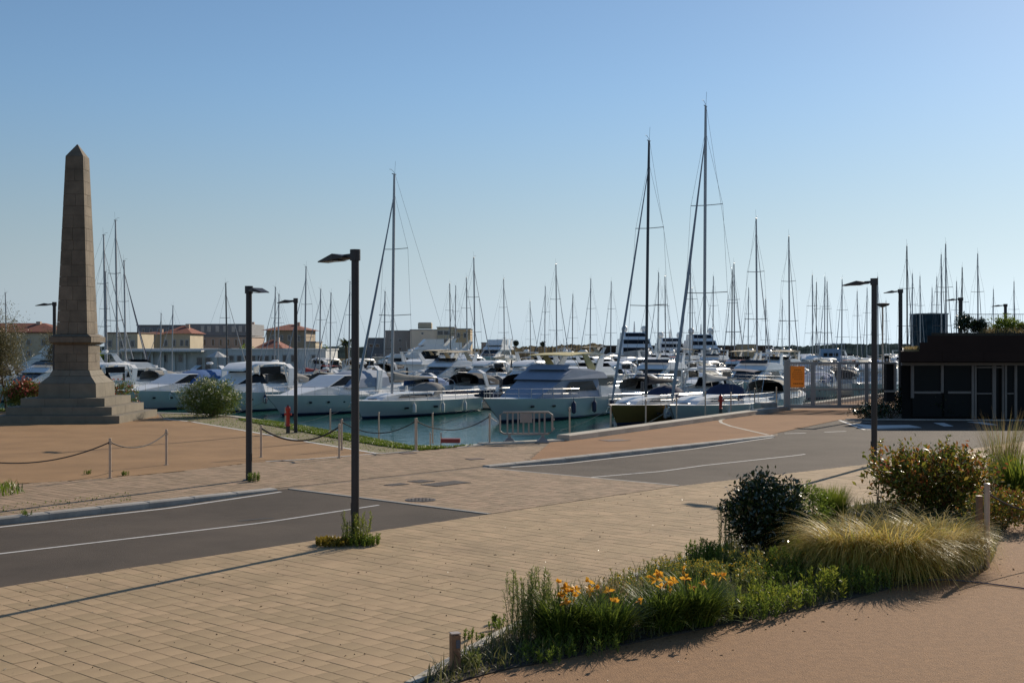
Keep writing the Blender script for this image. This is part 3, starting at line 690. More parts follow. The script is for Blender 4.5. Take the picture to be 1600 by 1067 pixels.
def make_sail(root, hm=HW, cover='grey', hood='navy', L=12.0, B=3.8, mast_h=16.6, near=False, deckm=None, mast_m=M_alu, bim=None, stay_r=.045, boom=True, mx=None, coach=True, spr=2, rake=.018, fz=1.15, portm=None, dark_stay=False):
    k = L / 12.0; F0 = fz * k
    wf, zf, h = hull(root, L, B, F0, hm, rise=.22, rake=1.0 * k, pw=2.6, N=14 if near else 9, deckm=deckm)
    mx = L * .10 if mx is None else mx
    zc = lambda x: zf(x)
    # coachroof
    cw = lambda x, z: min(B * .30, wf(x) * .62) - (z - zf(0)) * .25
    x0, x1 = -L * .12, L * .30
    pr = [(x0, zf(x0) - .05), (x1 + .6, zf(x1) - .02), (x1, zf(x1) + .22 * k), (x1 - 1.2, zf(x1) + .36 * k), (x0 + .9, zf(x0) + .50 * k), (x0, zf(x0) + .52 * k)]
    cab = MB().prof(pr, cw).build('cabin', M_gel, root, smooth=False)
    for s_ in ((-1, 1)):
        yy = lambda x, z: s_ * (cw(x, z) + .012)
        a, b = x0 + .5, x1 - 1.0; z0 = zf(0) + .16 * k; z1 = zf(0) + .36 * k
        MB().add([(a, yy(a, z0), z0), (b, yy(b, z0), z0 + .06), (b - .5, yy(b, z1), z1), (a + .3, yy(a, z1), z1)], [(0, 1, 2, 3)]).build('window', M_win, cab)
    # cockpit coaming
    ck = MB()
    for s_ in (-1, 1): ck.loft([[(-L * .44, s_ * B * .30, zf(-L * .4)), (-L * .44, s_ * B * .36, zf(-L * .4)), (-L * .44, s_ * B * .34, zf(-L * .4) + .25), (-L * .44, s_ * B * .31, zf(-L * .4) + .25)],
                                [(x0, s_ * B * .26, zf(x0)), (x0, s_ * B * .34, zf(x0)), (x0, s_ * B * .31, zf(x0) + .38), (x0, s_ * B * .27, zf(x0) + .38)]])
    ck.build('coaming', M_gel, root)
    # mast, raked aft
    zb = zf(mx) + .3 * k; mt = zb + mast_h; tx = mx - rake * mast_h
    mr = .095 * (.8 + .2 * k) + (0 if near else .008)
    ms = MB().tube([(mx, 0, zf(mx) - .1), (mx - rake * mast_h * .85, 0, zb + mast_h * .85), (tx, 0, mt)], [mr, mr, mr * .72], 8).build('mast', mast_m, root, smooth=True)
    MB().tube([(tx, 0, mt), (tx, 0, mt + .12), (tx + .35, 0, mt + .3), (tx + .55, 0, mt + .28)], .014, 4).tube([(tx - .05, 0, mt), (tx - .1, .02, mt + .9)], .009, 4).tube([(tx - .2, 0, mt + .02), (tx + .25, 0, mt + .02)], .03, 5).build('wind_vane', M_alud, ms)
    for q in range(spr):
        zz = zb + mast_h * ((.36, .66) if spr == 2 else (.5,))[q]; xx = mx - rake * (zz - zb); ln = B * (.33, .25)[q]
        MB().tube([(xx - .25, -ln, zz + .06), (xx, 0, zz), (xx - .25, ln, zz + .06)], .022 if near else .03, 4).build('spreader', M_alud, ms)
    # stays and shrouds
    bx = L / 2 - .35; zs = zb + mast_h * .90; sx = mx - rake * mast_h * .9
    MB().tube([(bx, 0, zf(bx) + .25), (bx + (sx - bx) * .06, 0, zf(bx) + .25 + (zs - zf(bx)) * .06), (bx + (sx - bx) * .5, 0, (zf(bx) + zs) / 2), (sx, 0, zs)], [stay_r * .8, stay_r * 1.5, stay_r * 1.2, stay_r * .4], 6).build('furled_genoa', CV['navy'] if dark_stay else M_sail, root, smooth=True)
    rg = MB(); wr = .009 if near else .012
    rg.tube([(-L / 2 + .2, 0, zf(-L / 2)), (tx - .1, 0, mt)], wr, 3, False)
    for s_ in (-1, 1):
        z2 = zb + mast_h * (.66 if spr == 2 else .5)
        rg.tube([(mx - .3, s_ * wf(mx) * .9, zf(mx)), (mx - rake * (z2 - zb) - .25, s_ * B * (.25 if spr == 2 else .33), z2), (sx, 0, zs + .3)], wr, 3, False)
        rg.tube([(mx - .45, s_ * wf(mx) * .9, zf(mx)), (mx - .1, s_ * .05, zb + mast_h * .36)], wr, 3, False)
    rg.build('rigging', M_wire, root)
    if boom:
        zbm = zb + .95 * k; bl = min(L * .40, 4.9 * k)
        MB().tube([(mx - .1, 0, zbm), (mx - bl, 0, zbm + .05)], .07, 6).build('boom', M_alu, root)
        cb = []
        for t, a, b in ((0, .17, .62), (.05, .19, .58), (.3, .17, .36), (.6, .14, .25), (.9, .1, .15), (1, .05, .06)):
            xx = mx - .12 - (bl - .1) * t; cb.append([(xx, math.cos(q) * a, zbm + .05 * t - .08 + b * .45 + math.sin(q) * b * .55) for q in [6.283 * e / 8 for e in range(8)]])
        MB().loft(cb).build('sail_cover', CV[cover], root, smooth=True)
    if hood: spray_hood(root, x0 - .1, B * .31, zf(x0) + .2 * k, CV[hood], h=.85 * k)
    if bim: bimini(root, -L * .30, B * .36, 2.2, zf(0), zf(0) + 1.9, CV[bim])
    rails(root, wf, zf, -L * .47, L * .46, 7 if near else 4, r=.012 if near else .016)
    if near:
        for x in (L * .18, -L * .05, -L * .28): fender(root, x, 1, wf, zf, M_fendw); fender(root, x, -1, wf, zf, M_fendw)
        for s_ in (-1, 1):
            for x in (L * .22, L * .0):
                y0 = s_ * (wf(x) * .99 + .012); MB().box((x, y0, F0 * .62), (.5, .02, .12)).build('port_light', M_win, h)
        MB().tube([(L / 2 - .2, 0, zf(L / 2) - .05), (L / 2 + .18, 0, zf(L / 2) - .12), (L / 2 + .2, -.12, zf(L / 2) - .45), (L / 2 + .2, .12, zf(L / 2) - .45)], .035, 5).build('anchor', M_chrome, root)
        MB().box((L * .33, 0, zf(L * .33) + .07), (.55, .55, .07), bev=.02).build('deck_hatch', M_win, root)
        MB().tube([(-L * .36, .45 * math.cos(a), zf(0) + .85 + .45 * math.sin(a)) for a in [6.283 * q / 14 for q in range(15)]], .018, 4).build('wheel', M_chrome, root)
    return wf, zf

def windows(parent, wfn, poly, name='window', off=.014, sides=(-1, 1)):
    for s in sides: MB().add([(x, s * (wfn(x, z) + off), z) for x, z in poly], [tuple(range(len(poly)))]).build(name, M_win, parent)

def make_express(root, L=12.0, B=3.9, hm=HW, canvas='slate', arch=True, F0=1.45, hardtop=False, fend=True, near=False, ports=True, rise=.2):
    k = L / 12; wf, zf, h = hull(root, L, B, F0 * k, hm, rise=rise, rake=1.5 * k, pw=2.0, N=14, ch=.9, tr=.9)
    cw = lambda x, z: min(B * .40, wf(x) * .78) - max(0, z - zf(0)) * .35
    fd = [(-L * .05, zf(0) - .1), (L * .36, zf(L * .36) - .05), (L * .30, zf(L * .3) + .12), (L * .12, zf(0) + .52 * k), (-L * .05, zf(0) + .60 * k)]
    fo = MB().prof(fd, cw).build('foredeck_cabin', M_gel, root)
    ws = [(L * .12, zf(0) + .5 * k), (-L * .02, zf(0) + 1.15 * k), (-L * .08, zf(0) + 1.15 * k), (-L * .10, zf(0) + .45 * k), (0, zf(0) + .45 * k)]
    w_ = MB().prof(ws, lambda x, z: cw(x, z) * .98 + .02).build('windscreen', M_win, root)
    MB().prof([(L * .125, zf(0) + .5 * k), (-L * .018, zf(0) + 1.17 * k), (-L * .09, zf(0) + 1.18 * k), (-L * .09, zf(0) + 1.22 * k), (-L * .015, zf(0) + 1.21 * k), (L * .135, zf(0) + .5 * k)], lambda x, z: cw(x, z) + .03).build('windscreen_frame', M_gel, w_)
    ck = MB()
    for s_ in (-1, 1): ck.loft([[(-L * .44, s_ * B * .36, zf(-L * .4) - .05), (-L * .44, s_ * B * .45, zf(-L * .4) - .05), (-L * .44, s_ * B * .43, zf(-L * .4) + .35), (-L * .44, s_ * B * .38, zf(-L * .4) + .35)],
                                [(-L * .05, s_ * B * .34, zf(0) - .05), (-L * .05, s_ * B * .44, zf(0) - .05), (-L * .05, s_ * B * .38, zf(0) + .6), (-L * .05, s_ * B * .34, zf(0) + .6)]])
    ck.build('coaming', M_gel, root)
    MB().box((-L * .30, 0, zf(-L * .3) + .16), (L * .12, B * .62, .36), bev=.05).build('seat', CV['white'], root)
    if hardtop:
        ht = MB(); wh = B * .36
        ht.loft([[(x, -wv, z), (x, wv, z), (x, wv * .9, z + .14), (x, -wv * .9, z + .14)] for x, wv, z in ((L * .06, wh * .7, zf(0) + 1.35 * k), (-L * .02, wh, zf(0) + 1.72 * k), (-L * .16, wh, zf(0) + 1.82 * k), (-L * .26, wh * .9, zf(0) + 1.75 * k))])
        hto = ht.build('hardtop', M_gel, root, smooth=True); sp = MB()
        for s_ in (-1, 1):
            sp.tube([(-L * .26, s_ * B * .40, zf(0) + .3), (-L * .23, s_ * wh * .95, zf(0) + 1.78 * k)], .09, 5); sp.tube([(-L * .03, s_ * B * .36, zf(0) + 1.1 * k), (-L * .04, s_ * wh * .95, zf(0) + 1.74 * k)], .05, 5)
        sp.build('support', M_gel, hto)
        windows(hto, lambda x, z: wh * 1.0, [(-L * .03, zf(0) + 1.15 * k), (-L * .2, zf(0) + 1.15 * k), (-L * .2, zf(0) + 1.65 * k), (-L * .035, zf(0) + 1.62 * k)])
    elif canvas:
        cv = dome(MB(), L * .01, -L * .36, B * .42, zf(0) + .42 * k, 1.05 * k, n=7, flat=.45)
        c_ = cv.build('canopy', CV[canvas], root, smooth=True)
        for s_ in (-1, 1): MB().add([(-L * .06, s_ * B * .405, zf(0) + .55 * k), (-L * .2, s_ * B * .42, zf(0) + .55 * k), (-L * .2, s_ * B * .375, zf(0) + 1.1 * k), (-L * .09, s_ * B * .365, zf(0) + .95 * k)], [(0, 1, 2, 3)]).build('canopy_window', mat('clear_vinyl', (.3, .31, .32), rough=.15), c_)
    if arch:
        ar = MB(); ax = -L * .27
        ar.loft([[(x, y - .05, z - .02), (x + .5 * k, y - .05, z), (x + .5 * k, y + .05, z), (x, y + .05, z - .02)] for x, y, z in ((ax, -B * .44, zf(0) + .2), (ax - .35, -B * .40, zf(0) + 1.5 * k), (ax - .45, -B * .28, zf(0) + 1.8 * k), (ax - .45, B * .28, zf(0) + 1.8 * k), (ax - .35, B * .40, zf(0) + 1.5 * k), (ax, B * .44, zf(0) + .2))])
        a_ = ar.build('radar_arch', M_gel, root, smooth=True)
        MB().ellip((ax - .2, 0, zf(0) + 1.95 * k), (.3, .3, .12), 8, 5).build('radar_dome', M_gel, a_, smooth=True)
    rails(root, wf, zf, L * .02, L * .47, 6, h=.55, r=.015, two=False)
    if ports:
        for s_ in (-1, 1):
            for x in (L * .05, L * .16, L * .27):
                z = zf(x) * .64; MB().ellip((x, s_ * (wf(x) * .93 + .03), z), (.17, .03, .09), 8, 4).build('port_light', M_win, h)
    if fend:
        for x in (-L * .02, -L * .22, -L * .38): fender(root, x, 1, wf, zf); fender(root, x, -1, wf, zf)
    MB().box((-L / 2 - .3, 0, .35), (.7, B * .8, .08), bev=.02).build('swim_platform', M_teak, root)
    MB().tube([(L / 2 - .15, 0, zf(L / 2) - .1), (L / 2 + .15, 0, zf(L / 2) - .2), (L / 2 + .1, 0, zf(L / 2) - .5)], .05, 5).build('anchor', M_chrome, root)
    return wf, zf

def make_fly(root, L=14.0, B=4.5, hm=HW, canvas='beige', F0=1.5, decks=1, near=False, cover_m=None, sk=1.0, rise=.26):
    k = L / 14; wf, zf, h = hull(root, L, B, F0 * k, hm, rise=rise, rake=1.8 * k, pw=2.1, N=14, ch=.9, tr=.92)
    k *= sk; cm = cover_m or M_gel
    cw = lambda x, z: min(B * .43, wf(x) * .84) - max(0, z - zf(0)) * .16
    sal = [(-L * .30, zf(0) - .15), (L * .24, zf(L * .2) - .08), (L * .20, zf(0) + .25 * k), (L * .04, zf(0) + 1.25 * k), (-L * .30, zf(0) + 1.3 * k)]
    so = MB().prof(sal, cw).build('saloon', cm, root)
    windows(so, cw, [(L * .03, zf(0) + .45 * k), (-L * .27, zf(0) + .42 * k), (-L * .24, zf(0) + 1.12 * k), (-L * .02, zf(0) + 1.12 * k)])
    if not cover_m: MB().add([(L * .198, -B * .26, zf(0) + .38 * k), (L * .198, B * .26, zf(0) + .38 * k), (L * .062, B * .30, zf(0) + 1.18 * k), (L * .062, -B * .30, zf(0) + 1.18 * k)], [(0, 1, 2, 3)]).build('windscreen', M_win, so)
    fw = lambda x, z: B * .41 - max(0, z - zf(0) - 1.3 * k) * .25 - max(0, x) * .10
    fly = [(-L * .36, zf(0) + 1.28 * k), (L * .07, zf(0) + 1.28 * k), (L * .02, zf(0) + 1.65 * k), (-L * .05, zf(0) + 2.0 * k), (-L * .20, zf(0) + 2.0 * k), (-L * .34, zf(0) + 1.7 * k), (-L * .37, zf(0) + 1.38 * k)]
    fo = MB().prof(fly, fw).build('flybridge', cm, root)
    MB().prof([(L * .0, zf(0) + 1.98 * k), (-L * .05, zf(0) + 2.32 * k), (-L * .055, zf(0) + 2.32 * k), (-L * .03, zf(0) + 1.95 * k)], lambda x, z: B * .32).build('fly_windscreen', cover_m or M_win, fo)
    ar = MB()
    for s_ in (-1, 1): ar.loft([[(-L * .33, s_ * B * .36 - .05, zf(0) + 1.5 * k), (-L * .25, s_ * B * .36 - .05, zf(0) + 1.5 * k), (-L * .25, s_ * B * .36 + .05, zf(0) + 1.5 * k), (-L * .33, s_ * B * .36 + .05, zf(0) + 1.5 * k)],
                                [(-L * .39, s_ * B * .31 - .04, zf(0) + 2.95 * k), (-L * .345, s_ * B * .31 - .04, zf(0) + 2.95 * k), (-L * .345, s_ * B * .31 + .04, zf(0) + 2.95 * k), (-L * .39, s_ * B * .31 + .04, zf(0) + 2.95 * k)]])
    ar.box((-L * .365, 0, zf(0) + 2.98 * k), (L * .05, B * .66, .08)); a_ = ar.build('radar_arch', M_gel, root, smooth=False)
    MB().ellip((-L * .365, 0, zf(0) + 3.2 * k), (.32, .32, .18), 10, 5).build('radar_dome', M_gel, a_, smooth=True)
    MB().tube([(-L * .37, .4, zf(0) + 3.0 * k), (-L * .39, .4, zf(0) + 4.4 * k)], .015, 4).build('antenna', M_gel, a_)
    if canvas:
        zt = zf(0) + 3.15 * k; rings = []
        for i in range(7):
            t = i / 6; rings.append([(-L * .36 + L * .32 * t, B * .36 * q, zt + .1 * math.sin(math.pi * t) - .05 * q * q - .12 * t) for q in (-1, -.5, 0, .5, 1)] + [(-L * .36 + L * .32 * t, B * .36 * q, zt - .05 + .1 * math.sin(math.pi * t) - .05 * q * q - .12 * t) for q in (1, .5, 0, -.5, -1)])
        bi = MB().loft(rings).build('sun_awning', CV[canvas], root, smooth=True); fb = MB()
        for s_ in (-1, 1): fb.tube([(-L * .14, s_ * B * .34, zf(0) + 1.9 * k), (-L * .06, s_ * B * .33, zt - .1)], .022, 4); fb.loft([[(-L * .30, s_ * B * .33, zf(0) + 1.9 * k), (-L * .22, s_ * B * .33, zf(0) + 1.9 * k), (-L * .22, s_ * B * .35, zf(0) + 1.9 * k), (-L * .30, s_ * B * .35, zf(0) + 1.9 * k)], [(-L * .20, s_ * B * .33, zt - .1), (-L * .16, s_ * B * .33, zt - .1), (-L * .16, s_ * B * .35, zt - .1), (-L * .20, s_ * B * .35, zt - .1)]])
        fb.build('awning_frame', CV[canvas], bi)
    if decks > 1:
        MB().prof([(-L * .25, zf(0) + 2.0 * k), (L * .0, zf(0) + 2.0 * k), (-L * .06, zf(0) + 2.9 * k), (-L * .25, zf(0) + 2.9 * k)], lambda x, z: B * .33).build('bridge_deck', M_gel, root)
    ck = MB()
    for s_ in (-1, 1): ck.loft([[(-L * .48, s_ * B * .40, zf(-L * .4) - .05), (-L * .48, s_ * B * .455, zf(-L * .4) - .05), (-L * .48, s_ * B * .44, zf(-L * .4) + .45), (-L * .48, s_ * B * .41, zf(-L * .4) + .45)],
                                [(-L * .29, s_ * B * .38, zf(-L * .3) - .05), (-L * .29, s_ * B * .44, zf(-L * .3) - .05), (-L * .29, s_ * B * .42, zf(-L * .3) + .75), (-L * .29, s_ * B * .39, zf(-L * .3) + .75)]])
    ck.build('coaming', M_gel, root)
    rails(root, wf, zf, -L * .05, L * .47, 8, h=.62, r=.016, two=True)
    for s_ in (-1, 1):
        for x in (L * .0, L * .14, L * .27):
            z = zf(x) * .66; MB().ellip((x, s_ * (wf(x) * .94 + .03), z), (.28, .03, .09), 8, 4).build('port_light', M_win, h)
    if near:
        for x in (L * .02, -L * .17, -L * .36): fender(root, x, 1, wf, zf, k=1.2); fender(root, x, -1, wf, zf, k=1.2)
    MB().box((-L / 2 - .35, 0, .35), (.9, B * .85, .09), bev=.02).build('swim_platform', M_teak, root)
    MB().tube([(L / 2 - .15, 0, zf(L / 2) - .1), (L / 2 + .2, 0, zf(L / 2) - .2), (L / 2 + .15, 0, zf(L / 2) - .6)], .06, 5).build('anchor', M_chrome, root)
    return wf, zf

def make_dinghy(root, m=CV['grey'], L=4.0):
    pts = [(-L / 2, .75, .3), (-L * .1, .78, .32), (L * .3, .6, .36), (L * .46, .25, .45), (L * .5, 0, .48), (L * .46, -.25, .45), (L * .3, -.6, .36), (-L * .1, -.78, .32), (-L / 2, -.75, .3)]
    MB().tube(pts, [.16] + [.21] * 7 + [.16], 8).build('inflatable_tube', m, root, smooth=True)
    MB().box((-.1, 0, .16), (L * .8, 1.2, .1)).build('floor', M_alud, root); MB().box((-L / 2 - .15, 0, .6), (.35, .3, .6), bev=.05).build('outboard', CV['black'], root)
    MB().box((-.3, 0, .5), (.3, 1.1, .08)).build('seat', M_gel, root)

UA = math.atan2(U[1], U[0])
def place(root, a, b, bow_near=True, yaw=0):
    x, y = MQ(a, b); root.location = (x, y, WZ); root.rotation_euler = (0, 0, (UA + math.pi if bow_near else UA) + yaw)
    TAKEN.append((x, y)); return root
TAKEN = []
def boat(nm, lb, cat, group=None): return thing(nm, (0, 0, 0), 0, lb, cat, group)
FR = 'boats moored bow to the front in the first row'
# front row, left to right
t = boat('sailing_yacht', 'white sloop with tallest mast of the left half, long grey sail cover and sprayhood', 'sailing yacht', FR)
make_sail(t, HW, 'grey', 'grey', L=13.2, B=4.1, mast_h=15.0, near=True, mx=2.3, dark_stay=False, stay_r=.07, fz=.92); place(t, 22 + 6.6, -27.3)
t = boat('motor_yacht', 'white flybridge motor yacht under slate blue covers with a cream awning, behind the barrier', 'motor yacht', FR)
make_fly(t, 15.2, 4.6, HW, 'yellow', F0=1.2, near=True, cover_m=CV['slate'], sk=.86, rise=.2); place(t, 22.6 + 7.6, -17.6)
t = boat('sailing_yacht', 'olive brown hulled sloop with black sail cover and the second tallest mast', 'sailing yacht', FR)
make_sail(t, HO, 'black', 'navy', L=12.6, B=3.9, mast_h=16.3, near=True, mx=1.2, mast_m=M_alud, stay_r=.06, rake=.03, fz=1.0); place(t, 24.6 + 6.3, -10.0)
t = boat('sailing_yacht', 'white hulled sloop beside the quay kerb with navy hood and the tallest mast of all', 'sailing yacht', FR)
make_sail(t, HG, 'white', 'navy', L=13.6, B=4.2, mast_h=17.9, near=True, mx=1.6, bim='navy', stay_r=.075, rake=.014, fz=1.0); place(t, 24.3 + 6.8, -6.0)
t = boat('motor_yacht', 'white express cruiser with slate canvas, right behind the red hydrant at left', 'motor yacht', FR)
make_express(t, 13.4, 4.2, HW, 'slate', F0=1.15, near=True, rise=.14); place(t, 21.2 + 6.7, -34.0)
t = boat('motor_yacht', 'white hardtop cruiser moored behind the round white-flowered oleander', 'motor yacht', FR)
make_express(t, 13.5, 4.3, HW, None, hardtop=True, F0=1.2, arch=True); place(t, 19.6 + 6.7, -41.2)
t = boat('motor_yacht', 'white cruiser with blue canvas cover just right of the obelisk steps', 'motor yacht', FR)
make_express(t, 12.5, 4.2, HW, 'blue', F0=1.25); place(t, 20.5 + 6.2, -48.2)
t = boat('motor_yacht', 'white long express cruiser left of the obelisk, nearest the left quay', 'motor yacht', FR)
make_express(t, 12.5, 4.1, HW, None, hardtop=True, F0=1.2); place(t, 23 + 6.2, -61)
t = boat('motor_yacht', 'white cabin cruiser moored at the far left edge behind the thin tree', 'motor yacht', FR)
make_fly(t, 12.5, 4.1, HW, None, F0=1.4); place(t, 24 + 6.2, -68.5)

# mooring lines from the bows down to the water
M_line = mat('mooring_line', (.30, .27, .22), rough=.9)
for a_, b_, h_, lb in ((22, -27.3, 1.0, 'bow mooring line of the grey boomed sloop'), (22.6, -17.6, 1.3, 'bow mooring line of the cream awning yacht'), (24.6, -10.0, 1.15, 'bow mooring line of the olive hulled sloop'), (21.2, -34.0, 1.2, 'bow mooring line of the cruiser behind the left hydrant'), (24.3, -6.0, 1.2, 'bow mooring line of the tallest masted sloop')):
    p0 = MQ(a_ + .3, b_); p1 = MQ(a_ - 5.5, b_ - 1.2)
    rope(Vector((p0[0], p0[1], WZ + h_)), Vector((p1[0], p1[1], WZ - .1)), .25, lb, r=.016, m=M_line)
# ---- pontoons
def pontoon(a, b0, b1, lb):
    t = thing('pontoon', (0, 0, 0), 0, lb, 'pontoon', 'floating pontoons with piles'); n = int((b1 - b0) / 6)
    me = None
    for i in range(n):
        x, y = MQ(a, b0 + 6 * (i + .5))
        if me is None: o = MB().box((0, 0, 0), (2.2, 5.92, .5), bev=.04).build('pontoon_deck', M_conc, t); me = o.data
        else: o = bpy.data.objects.new('pontoon_deck', me); C.objects.link(o); o.parent = t
        o.location = (x, y, WZ + .35); o.rotation_euler = (0, 0, UA)
    pm = None
    for i in range(0, n, 2):
        x, y = MQ(a, b0 + 6 * i + 1)
        if pm is None: o = MB().box((0, 0, .5), (.18, .3, 1.0), bev=.03).build('service_pedestal', M_gel, t); pm = o.data
        else: o = bpy.data.objects.new('service_pedestal', pm); C.objects.link(o); o.parent = t
        o.location = (x, y, WZ + .6)
    lm = None
    for i in range(0, n, 1):
        x, y = MQ(a + 1.35, b0 + 6 * i + 3)
        if lm is None: o = MB().tube([(0, 0, -2), (0, 0, 2.2)], .12, 8).build('pile', M_alud, t); lm = o.data
        else: o = bpy.data.objects.new('pile', lm); C.objects.link(o); o.parent = t
        o.location = (x, y, WZ)
PONT = [38.6, 76, 112, 150, 190, 232]
pontoon(38.6, -84, -3, 'concrete pontoon right behind the first row of boats')
pontoon(76, -96, -3, 'second pontoon from the front'); pontoon(112, -96, -3, 'third pontoon from the front'); pontoon(150, -96, -3, 'fourth pontoon from the front')
pontoon(190, -120, -3, 'fifth pontoon from the front'); pontoon(232, -132, -3, 'farthest concrete pontoon of the marina')

# ---- masts behind: every one stands where its ray crosses a mooring row
MASTS = [(11, 458, 0), (165, 368, 1), (168, 425, 1), (184, 345, 0), (197, 408, 0), (250, 490, 0), (268, 478, 0), (355, 443, 1), (428, 449, 1), (434, 460, 0), (476, 417, 0), (499, 452, 0), (515, 458, 1), (545, 440, 0), (600, 456, 0),
         (704, 443, 1), (711, 447, 1), (730, 434, 1), (742, 403, 1), (788, 436, 1), (829, 470, 1), (851, 448, 0), (870, 413, 1), (894, 460, 0), (922, 436, 0), (954, 440, 0), (1028, 426, 0), (1040, 432, 1), (1078, 408, 0), (1082, 450, 0),
         (1114, 432, 0), (1143, 422, 0), (1148, 412, 1), (1169, 450, 0), (1183, 342, 1), (1197, 467, 1), (1222, 468, 0), (1234, 370, 1), (1270, 430, 1), (1275, 441, 1), (1288, 433, 0), (1293, 440, 1), (1315, 437, 0), (1340, 455, 1), (1354, 450, 0),
         (1372, 433, 1), (1385, 470, 1), (1418, 385, 1), (1425, 428, 0), (1438, 432, 1), (1456, 450, 0), (1464, 433, 1), (1471, 398, 1), (1478, 382, 1), (1494, 440, 0), (1503, 418, 0), (1528, 397, 1), (1552, 452, 0), (1585, 440, 1)]
LAND = [(120, 'the obelisk'), (387, 'the left kerb lamp'), (461, 'the hydrant lamp'), (553, 'the tallest looking lamp'), (611, 'the grey boomed sloop'), (860, 'the cream awning yacht'), (1012, 'the olive hulled sloop'), (1104, 'the tallest mast'), (1245, 'the orange gate sign'), (1365, 'the right lamp'), (1407, 'the corner lamp')]
far_shore = [(-95, 150), (-45, 153), (-27, 157), (-16, 187), (-13, 192), (-14, 250), (-20, 292)]
def shore_y(x):
    if x < -13.0:
        if x < -27: return 150
        return 157 + (x + 27) / 14 * 33
    return 285
PROT = {}
def sail_variant(i):
    v = SV[i % len(SV)]
    key = i % len(SV)
    if key in PROT: return copy_tree(PROT[key])
    t = boat('sailing_yacht', 'x', 'sailing yacht'); make_sail(t, **v); PROT[key] = t; return t
SV = [dict(hm=HW, cover='navy', hood='navy'), dict(hm=HW, cover='grey', hood='grey', bim='beige'), dict(hm=HB, cover='beige', hood='beige'), dict(hm=HW, cover='black', hood='navy', bim='navy'),
      dict(hm=HW, cover='blue', hood='blue'), dict(hm=HW, cover='red', hood='red', bim='red'), dict(hm=HG, cover='white', hood='beige', mast_m=M_alud), dict(hm=HW, cover='slate', hood='grey', dark_stay=True)]
SD = ['white sloop with navy covers', 'white sloop with grey cover and beige bimini', 'navy hulled sloop with beige cover', 'white sloop with black sail cover', 'white sloop with bright blue covers', 'white sloop with red covers', 'pale grey sloop with white cover', 'white sloop with slate cover']
BL, BBm = 12.0, 3.8; mtot = 16.6 + .3 + 1.15 * 1.07
order = sorted(range(len(MASTS)), key=lambda i: MASTS[i][1])
chosen = {}
def free(x, y, dmin=4.6):
    return all(not (abs((x - p) * U[0] + (y - q) * U[1]) < 12 and abs((x - p) * V[0] + (y - q) * V[1]) < dmin) for p, q in TAKEN)
for i in order:
    px, ty, fwd = MASTS[i]; kx = (px - 800) / F; best = None
    # rows: bow towards us (0): centre at pontoon-7.3; bow away (1): centre at pontoon+7.6
    for P_ in PONT:
        for dirn in (fwd, 1 - fwd):
            ac = P_ + (7.8 if dirn else -7.8); am = ac + (1.2 if dirn else -1.2)
            den = kx * U[0] + U[1]; Yd = (am + Q0[0] * U[0] + Q0[1] * U[1]) / den; X = kx * Yd
            a_, b_ = toMQ(X, Yd)
            if b_ > -3.2 or Yd > shore_y(X) - 7: continue
            if P_ < 40 and not dirn: continue
            hgt = AZ(ty, Yd) - WZ; sc = hgt / mtot
            if sc < .58 or sc > 1.22: continue
            cx, cy = MQ(ac, b_)
            cost = abs(math.log(sc / .92)) * 3 + (0 if dirn == fwd else .35) + (0 if free(cx, cy) else 3) + random.random() * .1
            if best is None or cost < best[0]: best = (cost, ac, b_, dirn, sc, X, Yd)
    if best is None:
        Yd = 16 * F / (HY - ty + 1) * .72; X = kx * Yd; hgt = AZ(ty, Yd) - WZ; a_, b_ = toMQ(X, Yd)
        if Yd > shore_y(X) - 4: Yd = shore_y(X) - 9; X = kx * Yd; hgt = AZ(ty, Yd) - WZ; a_, b_ = toMQ(X, Yd)
        best = (9, a_ + (-1 if not fwd else 1) * .0, b_, fwd, hgt / mtot, X, Yd)
    chosen[i] = best; TAKEN.append(MQ(best[1], best[2]))
seg = {}
for i in sorted(chosen, key=lambda i: MASTS[i][0]):
    cost, ac, b_, dirn, sc, X, Yd = chosen[i]; px = MASTS[i][0]
    vi = (i * 5 + 3) % 8 if px != 742 else 5
    t = sail_variant(vi)
    L_ = [l for l in LAND if l[0] <= px]; Rr = [l for l in LAND if l[0] > px]
    key = L_[-1][1] if L_ else 'edge'; seg[key] = seg.get(key, 0) + 1
    if L_: pos = 'mast %s right of %s' % ('just' if seg[key] == 1 else ordw(seg[key]), L_[-1][1])
    else: pos = 'mast left of the obelisk'
    t['label'] = SD[vi] + ', ' + pos; t['group'] = 'sailing boats in the marina behind the first row'
    # mast base at (X,Yd): centre = base -/+ 1.2*sc along the boat
    d = 1 if dirn else -1
    t.scale = (sc ** .6,) * 2 + (sc,); off = 1.2 * sc ** .6
    t.location = (X - d * U[0] * off, Yd - d * U[1] * off, WZ); t.rotation_euler = (0, 0, (UA if dirn else UA + math.pi) + random.uniform(-.04, .04))

# ---- motor boats filling the rows
MPROT = {}
def motor_variant(kind):
    if kind in MPROT: return copy_tree(MPROT[kind])
    t = boat('motor_boat', 'x', 'motor boat')
    if kind == 'exp_blue': make_express(t, 9.5, 3.2, HW, 'blue', F0=1.35, fend=False)
    if kind == 'exp_grey': make_express(t, 10, 3.3, HW, 'grey', F0=1.35, fend=False)
    if kind == 'exp_hard': make_express(t, 11, 3.6, HW, None, hardtop=True, fend=False)
    if kind == 'exp_red': make_express(t, 9, 3.1, HW, 'red', F0=1.3, fend=False, arch=False)
    if kind == 'fly': make_fly(t, 12.5, 4.1, HW, None, F0=1.45)
    if kind == 'fly_b': make_fly(t, 12.5, 4.1, HW, 'beige', F0=1.45)
    if kind == 'navy': make_express(t, 10.5, 3.5, HB, 'black', F0=1.4, fend=False)
    if kind == 'big': make_fly(t, 19, 5.4, HW, None, F0=1.5, decks=2)
    MPROT[kind] = t; return t
